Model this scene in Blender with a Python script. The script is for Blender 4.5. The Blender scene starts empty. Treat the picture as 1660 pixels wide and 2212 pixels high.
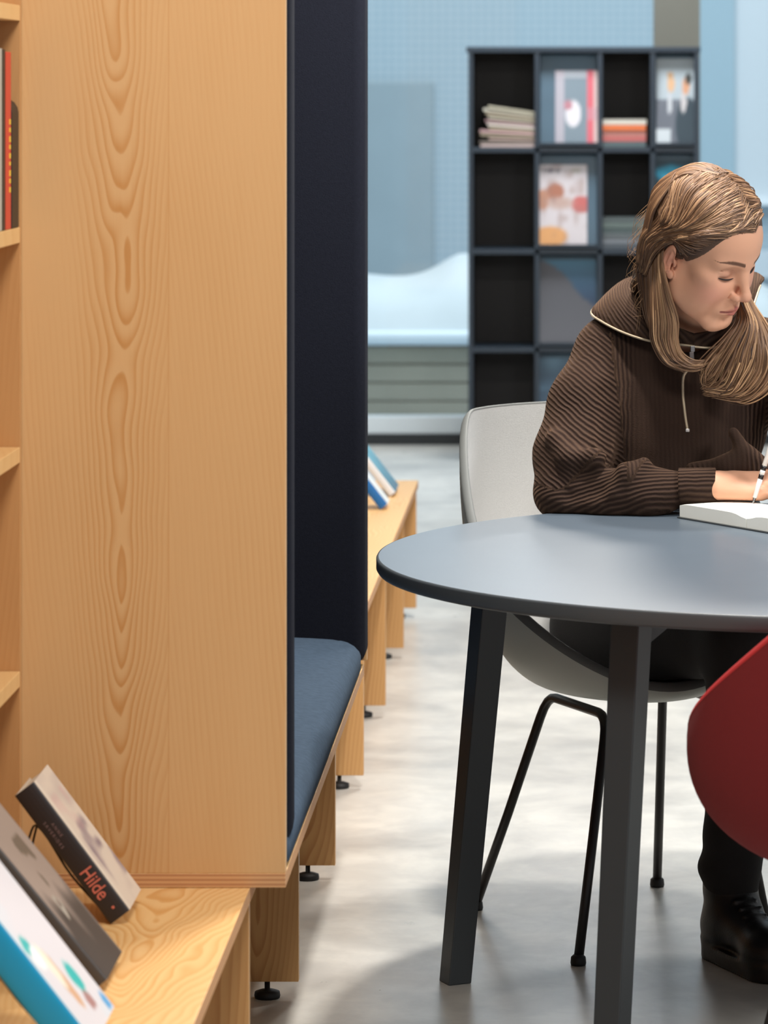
import bpy, bmesh, math, random
import numpy as np
from mathutils import Vector, Matrix

SC = bpy.context.scene
COL = SC.collection
random.seed(7)
rng = np.random.default_rng(11)
PI = math.pi

# ------------------------------------------------------------------ camera, world, lights, exposure
FPX, HX, HY, EYE = 8200.0, 1250.0, 200.0, 1.48      # focal length in pixels, vanishing point of the aisle, eye height
cam = bpy.data.cameras.new('camera')
cam.sensor_fit = 'HORIZONTAL'
cam.sensor_width = 36.0
cam.lens = 36.0 * FPX / 1660.0
cam.shift_x = (830.0 - HX) / 1660.0
cam.shift_y = -(1106.0 - HY) / 1660.0
cam.clip_start = 0.1
cam.clip_end = 200
cam.dof.use_dof = True
cam.dof.focus_distance = 6.3
cam.dof.aperture_fstop = 11.0
cam_o = bpy.data.objects.new('camera', cam)
cam_o.location = (0, 0, EYE)
cam_o.rotation_euler = (PI / 2, 0, 0)
COL.objects.link(cam_o)
SC.camera = cam_o
SC.view_settings.view_transform = 'Standard'
SC.view_settings.look = 'None'
SC.view_settings.gamma = 1.0
SC.view_settings.use_curve_mapping = False
SC.view_settings.exposure = 0.0

W = bpy.data.worlds.new('world')
SC.world = W
W.use_nodes = True
W.node_tree.nodes['Background'].inputs[0].default_value = (0.74, 0.77, 0.79, 1)
W.node_tree.nodes['Background'].inputs[1].default_value = 0.55

def area(name, loc, target, size, power, col=(1, 1, 1), sy=None, spread=None):
    l = bpy.data.lights.new(name, 'AREA')
    l.energy = power
    l.color = col
    l.size = size
    if sy:
        l.shape = 'RECTANGLE'
        l.size_y = sy
    if spread:
        l.spread = spread
    o = bpy.data.objects.new(name, l)
    o.location = loc
    o.rotation_euler = (Vector(target) - Vector(loc)).to_track_quat('-Z', 'Y').to_euler()
    COL.objects.link(o)
    return o

area('ceiling_light_table', (-0.05, 6.30, 2.85), (0.2, 6.3, 0), 0.13, 62, (1, .96, .90))
area('ceiling_light_reader', (0.42, 6.95, 2.9), (0.3, 6.5, 0), 0.14, 36, (1, .96, .90))
area('ceiling_light_aisle', (-0.1, 3.4, 2.9), (-0.75, 5.2, 0.7), 0.6, 46, (1, .96, .90))
area('ceiling_light_back', (0.1, 9.6, 2.9), (-0.2, 9.6, 0), 0.5, 75, (1, .96, .9))
area('window_fill', (0.0, 14.3, 2.9), (-0.1, 14.9, 0), 0.6, 52, (.92, .97, 1))  # added fill that brightens the window rail and the far floor
area('ceiling_light_right', (2.6, 5.0, 2.8), (0.4, 6.3, 0.5), 0.9, 60, (.95, .97, 1))
area('terrace_fill', (0.0, 17.0, 5.5), (0.0, 20.5, 0.6), 4.0, 430, (.93, .97, 1))  # added area light outside to light the building front, not a real lamp

# ------------------------------------------------------------------ helpers
def lin(c):
    r = []
    for v in c[:3]:
        v = v / 255.0
        r.append(v / 12.92 if v <= 0.04045 else ((v + 0.055) / 1.055) ** 2.4)
    return tuple(r) + (1.0,)

def at(px, py, Y):
    """the point of the place that lies Y metres away on the sight line of a photograph pixel"""
    return Vector(((px - HX) / FPX * Y, Y, EYE - (py - HY) / FPX * Y))

def N(nt, typ, **kw):
    n = nt.nodes.new(typ)
    for k, v in kw.items():
        setattr(n, k, v)
    return n

def newmat(name):
    m = bpy.data.materials.new(name)
    m.use_nodes = True
    return m, m.node_tree, m.node_tree.nodes['Principled BSDF']

def flat(name, rgb, rough=0.5, metal=0.0, spec=0.5, noise=0.0, nscale=30, bump=0.0, bscale=200, sheen=0.0, coat=0.0):
    m, nt, b = newmat(name)
    c = lin(rgb)
    b.inputs['Base Color'].default_value = c
    b.inputs['Roughness'].default_value = rough
    b.inputs['Metallic'].default_value = metal
    b.inputs['Specular IOR Level'].default_value = spec
    if sheen:
        b.inputs['Sheen Weight'].default_value = sheen
        b.inputs['Sheen Tint'].default_value = c
    if coat:
        b.inputs['Coat Weight'].default_value = coat
    tc = N(nt, 'ShaderNodeTexCoord')
    t = N(nt, 'ShaderNodeTexNoise')
    t.inputs['Scale'].default_value = nscale
    t.inputs['Detail'].default_value = 4
    nt.links.new(tc.outputs['Object'], t.inputs['Vector'])
    mx = N(nt, 'ShaderNodeMix', data_type='RGBA')
    k = max(noise, 0.02)
    mx.inputs[6].default_value = tuple(v * (1 - k) for v in c[:3]) + (1,)
    mx.inputs[7].default_value = tuple(min(1, v * (1 + k)) for v in c[:3]) + (1,)
    nt.links.new(t.outputs['Fac'], mx.inputs[0])
    nt.links.new(mx.outputs[2], b.inputs['Base Color'])
    if bump:
        t2 = N(nt, 'ShaderNodeTexNoise')
        t2.inputs['Scale'].default_value = bscale
        t2.inputs['Detail'].default_value = 3
        nt.links.new(tc.outputs['Object'], t2.inputs['Vector'])
        bp = N(nt, 'ShaderNodeBump')
        bp.inputs['Strength'].default_value = bump
        bp.inputs['Distance'].default_value = 0.002
        nt.links.new(t2.outputs['Fac'], bp.inputs['Height'])
        nt.links.new(bp.outputs[0], b.inputs['Normal'])
    return m

def attrmat(name, rough=0.5, spec=0.5, coat=0.0, bump=0.0):
    m, nt, b = newmat(name)
    a = N(nt, 'ShaderNodeAttribute', attribute_name='Col')
    nt.links.new(a.outputs['Color'], b.inputs['Base Color'])
    b.inputs['Roughness'].default_value = rough
    b.inputs['Specular IOR Level'].default_value = spec
    b.inputs['Coat Weight'].default_value = coat
    return m

def wood(name, across=0, along=2, third=1, cx=0.0, knots=1.0, light=(206, 165, 116), dark=(188, 136, 80), period=0.0085, slope=0.10, joints=(), strip=0.075, seed=0.0, ply=None):
    """pine veneer: growth rings cut as nested cathedrals down the middle, straight lines at the sides"""
    m, nt, b = newmat(name)
    L = nt.links.new
    tc = N(nt, 'ShaderNodeTexCoord')
    sp = N(nt, 'ShaderNodeSeparateXYZ')
    L(tc.outputs['Object'], sp.inputs[0])
    ax, al, th = sp.outputs[across], sp.outputs[along], sp.outputs[third]
    def M(op, a, c=None, d=None, clamp=False):
        n = N(nt, 'ShaderNodeMath', operation=op)
        n.use_clamp = clamp
        for i, v in enumerate((a, c, d)):
            if v is None:
                continue
            if isinstance(v, (int, float)):
                n.inputs[i].default_value = v
            else:
                L(v, n.inputs[i])
        return n.outputs[0]
    def noise(sx, sy, sz, detail=2, rough=.5, off=0.0):
        cb = N(nt, 'ShaderNodeCombineXYZ')
        L(M('MULTIPLY_ADD', ax, sx, off + seed), cb.inputs[0])
        L(M('MULTIPLY_ADD', al, sy, off * .37 + seed), cb.inputs[1])
        L(M('MULTIPLY', th, sz), cb.inputs[2])
        t = N(nt, 'ShaderNodeTexNoise')
        t.inputs['Scale'].default_value = 1
        t.inputs['Detail'].default_value = detail
        t.inputs['Roughness'].default_value = rough
        L(cb.outputs[0], t.inputs['Vector'])
        return M('SUBTRACT', t.outputs['Fac'], 0.5)
    x = M('SUBTRACT', ax, cx)
    # plank to the other side of each joint gets its own ring centre
    for j, nc in joints:
        side = M('GREATER_THAN', ax, j)
        x = M('SUBTRACT', x, M('MULTIPLY', side, nc - cx))
    x = M('ADD', x, M('MULTIPLY', noise(1.0, 1.6, 1, 1, .4, 3.1), 0.05))
    r = M('SQRT', M('ADD', M('MULTIPLY', x, x), 0.00035))
    core = M('SUBTRACT', 1.0, M('DIVIDE', M('ABSOLUTE', x), strip, clamp=True), clamp=True)
    g = M('SUBTRACT', r, M('MULTIPLY', al, slope))
    g = M('ADD', g, M('MULTIPLY', M('MULTIPLY', noise(7.5, 3.0, 3, 2, .5, 14.2), 0.105 * knots), M('ADD', core, 0.10)))
    g = M('ADD', g, M('MULTIPLY', noise(6, .9, 3, 2, .5, 1.7), 0.035))
    ph = M('FRACT', M('DIVIDE', g, period))
    # soft rise, sharp fall of each late wood ring
    ring = M('MULTIPLY', M('POWER', ph, 2.2), M('SUBTRACT', 1.0, M('POWER', ph, 14.0)))
    ring = M('MULTIPLY', ring, 1.5, clamp=True)
    ring = M('MULTIPLY', ring, M('MULTIPLY_ADD', core, .85, M('MULTIPLY_ADD', noise(5, 2, 1, 2, .5, 6.0), .8, .16)))
    fine = M('MULTIPLY', noise(420, 5, 60, 2, .6, 5.0), 0.30)
    broad = M('MULTIPLY', noise(7, 1.3, 2, 2, .5, 2.0), 0.55)
    f = M('ADD', M('ADD', ring, fine), broad, clamp=True)
    mx = N(nt, 'ShaderNodeMix', data_type='RGBA')
    mx.inputs[6].default_value = lin(light)
    mx.inputs[7].default_value = lin(dark)
    L(f, mx.inputs[0])
    out = mx.outputs[2]
    for j, nc in joints:
        d = M('LESS_THAN', M('ABSOLUTE', M('SUBTRACT', ax, j)), 0.0006)
        m2 = N(nt, 'ShaderNodeMix', data_type='RGBA')
        m2.inputs[7].default_value = lin(dark)
        L(M('MULTIPLY', d, .6), m2.inputs[0])
        L(out, m2.inputs[6])
        out = m2.outputs[2]
    L(out, b.inputs['Base Color'])
    b.inputs['Roughness'].default_value = 0.42
    b.inputs['Specular IOR Level'].default_value = 0.35
    bp = N(nt, 'ShaderNodeBump')
    bp.inputs['Strength'].default_value = 0.12
    bp.inputs['Distance'].default_value = 0.001
    L(f, bp.inputs['Height'])
    L(bp.outputs[0], b.inputs['Normal'])
    return m

def plywood_edge(name, axis=2, period=0.0062, off=0.0):
    m, nt, b = newmat(name)
    tc = N(nt, 'ShaderNodeTexCoord')
    sp = N(nt, 'ShaderNodeSeparateXYZ')
    nt.links.new(tc.outputs['Object'], sp.inputs[0])
    a = N(nt, 'ShaderNodeMath', operation='MULTIPLY_ADD')
    a.inputs[1].default_value = 2 * PI / period
    a.inputs[2].default_value = off
    nt.links.new(sp.outputs[axis], a.inputs[0])
    s = N(nt, 'ShaderNodeMath', operation='SINE')
    nt.links.new(a.outputs[0], s.inputs[0])
    r = N(nt, 'ShaderNodeValToRGB')
    r.color_ramp.elements[0].position = 0.35
    r.color_ramp.elements[0].color = lin((180, 128, 86))
    r.color_ramp.elements[1].position = 0.62
    r.color_ramp.elements[1].color = lin((206, 158, 110))
    mm = N(nt, 'ShaderNodeMath', operation='MULTIPLY_ADD')
    mm.inputs[1].default_value = .5
    mm.inputs[2].default_value = .5
    nt.links.new(s.outputs[0], mm.inputs[0])
    nt.links.new(mm.outputs[0], r.inputs[0])
    nt.links.new(r.outputs[0], b.inputs['Base Color'])
    b.inputs['Roughness'].default_value = 0.6
    return m

def link(name, me, parent=None):
    o = bpy.data.objects.new(name, me)
    COL.objects.link(o)
    if parent is not None:
        o.parent = parent
    return o

def tag(o, label=None, cat=None, group=None, kind=None):
    if label:
        o['label'] = label
    if cat:
        o['category'] = cat
    if group:
        o['group'] = group
    if kind:
        o['kind'] = kind
    return o

def empty(name, loc=(0, 0, 0)):
    o = bpy.data.objects.new(name, None)
    o.empty_display_size = 0.05
    o.location = loc
    COL.objects.link(o)
    return o

class MB:
    """collects shapes, then links them as one mesh object; coordinates are world metres"""
    def __init__(self):
        self.v, self.f, self.m, self.s = [], [], [], []
    def add(self, vs, fs, mi=0, smooth=False):
        n = len(self.v)
        self.v += [tuple(p) for p in vs]
        self.f += [tuple(i + n for i in f) for f in fs]
        self.m += [mi] * len(fs)
        self.s += [smooth] * len(fs)
        return self
    def box(self, x0, x1, y0, y1, z0, z1, mi=0):
        vs = [(x, y, z) for x in (x0, x1) for y in (y0, y1) for z in (z0, z1)]
        fs = [(0, 1, 3, 2), (4, 6, 7, 5), (0, 4, 5, 1), (2, 3, 7, 6), (0, 2, 6, 4), (1, 5, 7, 3)]
        return self.add(vs, fs, mi)
    def obox(self, o, a, b, c, mi=0):
        """box from a corner and three edge vectors"""
        o, a, b, c = (Vector(q) for q in (o, a, b, c))
        vs = [o + a * i + b * j + c * k for i in (0, 1) for j in (0, 1) for k in (0, 1)]
        fs = [(0, 1, 3, 2), (4, 6, 7, 5), (0, 4, 5, 1), (2, 3, 7, 6), (0, 2, 6, 4), (1, 5, 7, 3)]
        if a.cross(b).dot(c) < 0:
            fs = [f[::-1] for f in fs]
        return self.add(vs, fs, mi)
    def tube(self, pts, r, n=10, mi=0, cap=True, flat_=1.0):
        pts = [Vector(p) for p in pts]
        rs = r if isinstance(r, (list, tuple)) else [r] * len(pts)
        vs, fs = [], []
        up = Vector((0, 0, 1))
        T0 = (pts[1] - pts[0]).normalized()
        u = T0.cross(up)
        if u.length < 1e-3:
            u = T0.cross(Vector((1, 0, 0)))
        u.normalize()
        for i, p in enumerate(pts):
            T = (pts[min(i + 1, len(pts) - 1)] - pts[max(i - 1, 0)]).normalized()
            u = (u - T * u.dot(T)).normalized()
            w = T.cross(u)
            for k in range(n):
                a = 2 * PI * k / n
                vs.append(p + u * math.cos(a) * rs[i] + w * math.sin(a) * rs[i] * flat_)
        for i in range(len(pts) - 1):
            for k in range(n):
                a, b2 = i * n + k, i * n + (k + 1) % n
                fs.append((a, b2, b2 + n, a + n))
        if cap:
            fs.append(tuple(range(n))[::-1])
            fs.append(tuple(range((len(pts) - 1) * n, len(pts) * n)))
        return self.add(vs, fs, mi, True)
    def lathe(self, c, prof, n=32, mi=0):
        """profile of (radius, z) turned about the vertical through c"""
        vs, fs = [], []
        for r, z in prof:
            for k in range(n):
                a = 2 * PI * k / n
                vs.append((c[0] + r * math.cos(a), c[1] + r * math.sin(a), c[2] + z))
        for i in range(len(prof) - 1):
            for k in range(n):
                a, b2 = i * n + k, i * n + (k + 1) % n
                fs.append((a, b2, b2 + n, a + n))
        fs.append(tuple(range(n))[::-1])
        fs.append(tuple(range((len(prof) - 1) * n, len(prof) * n)))
        return self.add(vs, fs, mi, True)
    def build(self, name, mats, parent=None, bevel=0.0, seg=2, smooth=None):
        me = bpy.data.meshes.new(name)
        me.from_pydata(self.v, [], self.f)
        for mt in (mats if isinstance(mats, (list, tuple)) else [mats]):
            me.materials.append(mt)
        for p, mi, s in zip(me.polygons, self.m, self.s):
            p.material_index = mi
            p.use_smooth = s if smooth is None else smooth
        bm = bmesh.new()
        bm.from_mesh(me)
        bmesh.ops.recalc_face_normals(bm, faces=bm.faces)
        bm.to_mesh(me)
        bm.free()
        me.update()
        o = link(name, me, parent)
        if bevel:
            md = o.modifiers.new('bevel', 'BEVEL')
            md.width = bevel
            md.segments = seg
            md.limit_method = 'ANGLE'
        return o

def bez(pts, n=8):
    """Catmull-Rom through points"""
    P = [Vector(p) for p in pts]
    P = [P[0] * 2 - P[1]] + P + [P[-1] * 2 - P[-2]]
    out = []
    for i in range(1, len(P) - 2):
        for k in range(n):
            t = k / n
            a, b, c, d = P[i - 1], P[i], P[i + 1], P[i + 2]
            out.append(.5 * ((2 * b) + (c - a) * t + (2 * a - 5 * b + 4 * c - d) * t * t + (3 * b - a - 3 * c + d) * t ** 3))
    out.append(P[-2])
    return out

def rgrid(name, o, a, b, nu, nv, func, mat, parent=None, thick=0.0006):
    """a printed sheet: func(u, v) gives the ink colour, u along a and v along b"""
    o, a, b = Vector(o), Vector(a), Vector(b)
    nrm = a.cross(b).normalized() * thick
    vs, cols, fs = [], [], []
    for j in range(nv + 1):
        for i in range(nu + 1):
            vs.append(o + a * (i / nu) + b * (j / nv) + nrm)
            cols.append(lin(func(i / nu, j / nv)))
    for j in range(nv):
        for i in range(nu):
            k = j * (nu + 1) + i
            fs.append((k, k + 1, k + nu + 2, k + nu + 1))
    me = bpy.data.meshes.new(name)
    me.from_pydata(vs, [], fs)
    ca = me.color_attributes.new('Col', 'FLOAT_COLOR', 'POINT')
    for i, c in enumerate(cols):
        ca.data[i].color = c
    me.materials.append(mat)
    return link(name, me, parent)

def text(name, s, o, xdir, ydir, size, mat, parent=None, spacing=1.0, ext=0.0003, bold=0.0, sx=1.0):
    cu = bpy.data.curves.new(name, 'FONT')
    cu.body = s
    cu.size = size
    cu.extrude = ext
    cu.offset = bold
    cu.space_character = spacing
    ob = bpy.data.objects.new(name, cu)
    COL.objects.link(ob)
    dg = bpy.context.evaluated_depsgraph_get()
    me = bpy.data.meshes.new_from_object(ob.evaluated_get(dg))
    bpy.data.objects.remove(ob)
    x, y = Vector(xdir).normalized(), Vector(ydir).normalized()
    z = x.cross(y)
    me.transform(Matrix.Scale(sx, 4, (1, 0, 0)))
    Mx = Matrix((x, y, z)).transposed().to_4x4()
    Mx.translation = Vector(o)
    me.transform(Mx)
    me.materials.clear()
    me.materials.append(mat)
    return link(name, me, parent)

# ------------------------------------------------------------------ materials
wood_panel = wood('pine_panel', 0, 2, 1, cx=(258 - HX) / FPX * 5.236, joints=((-0.5655, -0.30),))
wood_leg = wood('pine_leg', 0, 2, 1, cx=-0.52, knots=.5, light=(200, 154, 100), dark=(174, 122, 72), seed=4.2)
wood_board = wood('pine_board', 0, 1, 2, cx=-0.55, knots=1.6, light=(224, 182, 124), dark=(206, 152, 88), slope=.16, strip=.2, seed=1.3, period=0.011)
wood_side = wood('pine_side', 1, 2, 0, cx=4.9, knots=.6, light=(214, 168, 112), dark=(196, 140, 80), seed=8.0)
ply = plywood_edge('plywood_edge', 2, 0.0064, 1.0)
ply_v = plywood_edge('plywood_edge_upright', 1, 0.0064, 1.0)

navy = flat('navy_wool', (27, 29, 38), 0.95, spec=.1, noise=.25, nscale=160, bump=.5, bscale=900, sheen=.25)
navy_seat = flat('lit_navy_wool', (66, 80, 96), 0.95, spec=.1, noise=.3, nscale=90, bump=.6, bscale=700, sheen=.2)  # lighter copy of the navy wool, light from above put into the colour
black_rubber = flat('black_rubber', (22, 20, 20), .6)
steel = flat('zinc_steel', (150, 150, 150), .35, metal=1)
slate = flat('slate_linoleum', (86, 97, 108), .36, spec=.42, noise=.05, nscale=12)
slate_edge = flat('dark_table_edge', (70, 75, 79), .45)
leg_paint = flat('charcoal_powder_coat', (58, 62, 65), .45, spec=.4, bump=.1, bscale=1200)
black_tube = flat('black_powder_coat', (26, 21, 20), .4)
pale_fabric = flat('pale_grey_wool', (214, 214, 212), .9, noise=.05, nscale=200, bump=.3, bscale=900)
pale_shell = flat('pale_grey_shell', (190, 194, 186), .5, noise=.03)
red_fabric = flat('red_wool', (170, 26, 28), .9, noise=.12, nscale=300, bump=.6, bscale=900, sheen=.3)
red_shell = flat('shaded_red_wool', (112, 18, 23), .9, noise=.1, nscale=300, bump=.4, bscale=900)  # darker copy of the red wool, shade on the shell painted in
case_mat = flat('blue_black_lacquer', (38, 50, 62), .4)
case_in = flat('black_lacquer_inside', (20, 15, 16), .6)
flap_mat = flat('blue_reflection_flap', (62, 90, 108), .45, spec=.7, noise=.25, nscale=5)  # blue window reflection is part of the base colour
paper = flat('book_paper', (226, 216, 198), .9, noise=.05, nscale=300)
paper_white = flat('notebook_paper', (240, 240, 232), .85)
ink = attrmat('printed_cover', .42)
ink_gloss = attrmat('glossy_printed_cover', .5)
# ------------------------------------------------------------------ the setting
def floor_material():
    m, nt, b = newmat('polished_concrete')
    L = nt.links.new
    tc = N(nt, 'ShaderNodeTexCoord')
    def nz(scale, detail, rough=.55, dist=0.0, stretch=None):
        t = N(nt, 'ShaderNodeTexNoise')
        t.inputs['Scale'].default_value = scale
        t.inputs['Detail'].default_value = detail
        t.inputs['Roughness'].default_value = rough
        t.inputs['Distortion'].default_value = dist
        if stretch:
            mp = N(nt, 'ShaderNodeMapping')
            mp.inputs['Scale'].default_value = stretch
            L(tc.outputs['Object'], mp.inputs[0])
            L(mp.outputs[0], t.inputs['Vector'])
        else:
            L(tc.outputs['Object'], t.inputs['Vector'])
        return t.outputs['Fac']
    r1 = N(nt, 'ShaderNodeValToRGB')
    r1.color_ramp.elements[0].position = .36
    r1.color_ramp.elements[0].color = lin((184, 181, 175))
    r1.color_ramp.elements[1].position = .62
    r1.color_ramp.elements[1].color = lin((216, 213, 205))
    L(nz(1.7, 6, .6, .8), r1.inputs[0])
    r2 = N(nt, 'ShaderNodeValToRGB')
    r2.color_ramp.elements[0].position = .42
    r2.color_ramp.elements[0].color = (.86, .86, .87, 1)
    r2.color_ramp.elements[1].position = .60
    r2.color_ramp.elements[1].color = (1, 1, 1, 1)
    L(nz(7, 5, .65, .3), r2.inputs[0])
    mx = N(nt, 'ShaderNodeMix', data_type='RGBA', blend_type='MULTIPLY')
    mx.inputs[0].default_value = 1
    L(r1.outputs[0], mx.inputs[6])
    L(r2.outputs[0], mx.inputs[7])
    L(mx.outputs[2], b.inputs['Base Color'])
    rr = N(nt, 'ShaderNodeMapRange')
    rr.inputs[3].default_value = .22
    rr.inputs[4].default_value = .40
    L(nz(5, 5), rr.inputs[0])
    L(rr.outputs[0], b.inputs['Roughness'])
    b.inputs['Specular IOR Level'].default_value = .5
    bp = N(nt, 'ShaderNodeBump')
    bp.inputs['Strength'].default_value = .05
    bp.inputs['Distance'].default_value = .002
    L(nz(60, 3), bp.inputs['Height'])
    L(bp.outputs[0], b.inputs['Normal'])
    return m

fl = MB().box(-1.6, 4.2, -1.0, 16.08, -0.06, 0.0).build('floor', floor_material())
tag(fl, kind='structure')
plaster = flat('pale_blue_grey_wall', (178, 186, 190), .8, bump=.1)
wl = MB().box(-1.72, -1.6, -1.0, 16.08, -0.06, 3.2).build('wall_left', plaster)
tag(wl, kind='structure')

# glazed front: frame, mullion, panes
GY = 16.0
frame_m = flat('anodised_frame', (118, 117, 108), .45, metal=.3)
rail_m = flat('pale_rail', (232, 240, 244), .35)
dark_m = flat('dark_sill', (30, 36, 40), .4)
def glass_material():
    m = bpy.data.materials.new('window_glass')
    m.use_nodes = True
    nt = m.node_tree
    nt.nodes.clear()
    o = N(nt, 'ShaderNodeOutputMaterial')
    tr = N(nt, 'ShaderNodeBsdfTransparent')
    tr.inputs[0].default_value = (.90, .95, .97, 1)
    gl = N(nt, 'ShaderNodeBsdfGlossy')
    gl.inputs['Roughness'].default_value = .03
    fr = N(nt, 'ShaderNodeFresnel')
    fr.inputs[0].default_value = 1.45
    mx = N(nt, 'ShaderNodeMixShader')
    nt.links.new(fr.outputs[0], mx.inputs[0])
    nt.links.new(tr.outputs[0], mx.inputs[1])
    nt.links.new(gl.outputs[0], mx.inputs[2])
    nt.links.new(mx.outputs[0], o.inputs[0])
    return m
glass = glass_material()
w1 = empty('window_1', (0, GY, 0)); tag(w1, kind='structure')
fm = MB()
fm.box(0.318, 0.512, GY - .04, GY + .10, 0.12, 3.2)          # mullion behind the shelving unit
fm.box(-1.60, -1.50, GY - .04, GY + .10, 0.12, 3.2)
fm.box(-1.60, 4.2, GY - .04, GY + .10, 3.08, 3.2)
o = fm.build('window_frame', frame_m); o.parent = w1; o.matrix_parent_inverse = w1.matrix_world.inverted(); o.location = (0, -GY, 0)
o = MB().box(-1.6, 4.2, GY - .05, GY + .06, 0.045, 0.118).build('bottom_rail', rail_m, w1, .004); o.location = (0, -GY, 0)
o = MB().box(-1.6, 4.2, GY - .06, GY + .08, 0.0, 0.045).build('window_sill', dark_m, w1); o.location = (0, -GY, 0)
o = MB().box(-1.5, 0.318, GY + .02, GY + .03, 0.118, 3.08).build('window_pane', glass, w1); o.location = (0, -GY, 0)
o = MB().box(0.512, 4.1, GY + .02, GY + .03, 0.118, 3.08).build('window_pane', glass, w1); o.location = (0, -GY, 0)

# what is seen through it: terrace platform, snowy mound, the building across
ground_m = flat('snowy_ground', (188, 202, 212), .8, noise=.1, nscale=3)
gr = MB().box(-9, 10, GY + .1, 34, -0.12, -0.02).build('terrace_ground', ground_m); tag(gr, kind='structure')
def facade():
    m, nt, b = newmat('pale_blue_facade')
    tc = N(nt, 'ShaderNodeTexCoord')
    br = N(nt, 'ShaderNodeTexBrick')
    br.offset = 0
    br.inputs['Scale'].default_value = 1
    br.inputs['Brick Width'].default_value = .045
    br.inputs['Row Height'].default_value = .045
    br.inputs['Mortar Size'].default_value = .009
    br.inputs['Color1'].default_value = lin((172, 188, 196))
    br.inputs['Color2'].default_value = lin((175, 190, 198))
    br.inputs['Mortar'].default_value = lin((156, 176, 188))
    mp = N(nt, 'ShaderNodeMapping')
    mp.inputs['Rotation'].default_value = (PI / 2, 0, 0)
    nt.links.new(tc.outputs['Object'], mp.inputs[0])
    nt.links.new(mp.outputs[0], br.inputs['Vector'])
    nt.links.new(br.outputs[0], b.inputs['Base Color'])
    b.inputs['Roughness'].default_value = .6
    return m
BY = 22.0
s = BY / FPX
bld = empty('building', (0, BY, 0))
tag(bld, 'pale blue building front with a darker doorway across the terrace', 'building')
o = MB().box(-9, 9, BY, BY + .3, -0.1, 6).build('wall', facade(), bld); o.location = (0, -BY, 0)
dm = flat('grey_blue_door', (146, 162, 170), .6, noise=.08, nscale=4)
o = MB().box((760 - HX) * s, (938 - HX) * s, BY - .05, BY, at(0, 610, BY).z, at(0, 178, BY).z).build('doorway', dm, bld, .01); o.location = (0, -BY, 0)
pm = flat('blue_pilaster', (158, 182, 194), .6)
o = MB().box((1512 - HX) * s, (1588 - HX) * s, BY - .06, BY, -.1, 5.5).build('pilaster', pm, bld); o.location = (0, -BY, 0)
pm2 = flat('pale_blue_band', (204, 212, 218), .6)
o = MB().box((1588 - HX) * s, (1900 - HX) * s, BY - .03, BY, at(0, 425, BY).z, 5.5).build('upper_panel', pm2, bld); o.location = (0, -BY, 0)
o = MB().box((1588 - HX) * s, (1900 - HX) * s, BY - .04, BY, at(0, 600, BY).z, at(0, 540, BY).z).build('lower_panel', pm2, bld); o.location = (0, -BY, 0)
o = MB().box((1588 - HX) * s, (1900 - HX) * s, BY - .12, BY, at(0, 442, BY).z, at(0, 424, BY).z).build('ledge', flat('white_ledge', (235, 240, 244), .5), bld); o.location = (0, -BY, 0)

# grey boarded platform with a snow covered mound
PY = 17.6
plat = empty('boarded_platform', (0, PY, 0))
tag(plat, 'long grey boarded terrace platform outside the window, snow on top', 'platform')
pz1, pz0 = at(0, 745, PY).z, at(0, 905, PY).z
bm_ = flat('weathered_grey_boards', (158, 152, 136), .8, noise=.12, nscale=6)
mb = MB()
nb = 4
for i in range(nb):
    a = pz0 + (pz1 - pz0) * i / nb
    c = pz0 + (pz1 - pz0) * (i + 1) / nb - .008
    mb.box(-3.2, 6.0, PY, PY + 1.5, a, c)
mb.box(-3.2, 6.0, PY + .02, PY + 1.48, -0.02, pz1 - .01)
o = mb.build('boarding', bm_, plat, .004); o.location = (0, -PY, 0)
o = MB().box(-3.25, 6.05, PY - .05, PY + 1.55, pz1, at(0, 716, PY).z).build('snow_edge', flat('snow', (222, 234, 242), .7, bump=.3, bscale=20), plat, .02); o.location = (0, -PY, 0)
# snow mound
mv, mf = [], []
nx, ny = 90, 16
x0, x1 = (640 - HX) / FPX * PY, (2100 - HX) / FPX * PY
zt = at(0, 718, PY).z
for j in range(ny + 1):
    for i in range(nx + 1):
        x = x0 + (x1 - x0) * i / nx
        v = j / ny
        px = HX + x * FPX / PY
        hgt = .21 * math.exp(-((px - 860) / 190) ** 4 * .6) + .10 * math.exp(-((px - 1010) / 70) ** 2) + .16 * math.exp(-((px - 1620) / 110) ** 2) + .04
        hgt *= min(1, i / 3, (nx - i) / 12)
        prof = math.sin(PI * min(1, v)) ** .6 if 0 < v < 1 else 0
        mv.append((x, PY + .05 + v * 1.2, zt + hgt * prof * (1 + .08 * math.sin(x * 9))))
for j in range(ny):
    for i in range(nx):
        k = j * (nx + 1) + i
        mf.append((k, k + 1, k + nx + 2, k + nx + 1))
sn = MB().add(mv, mf, 0, True).build('snow_mound', flat('soft_snow', (196, 204, 208), .8, noise=.12, nscale=3))
tag(sn, 'soft white mound of snow heaped on the grey boarded platform', 'snow')

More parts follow.
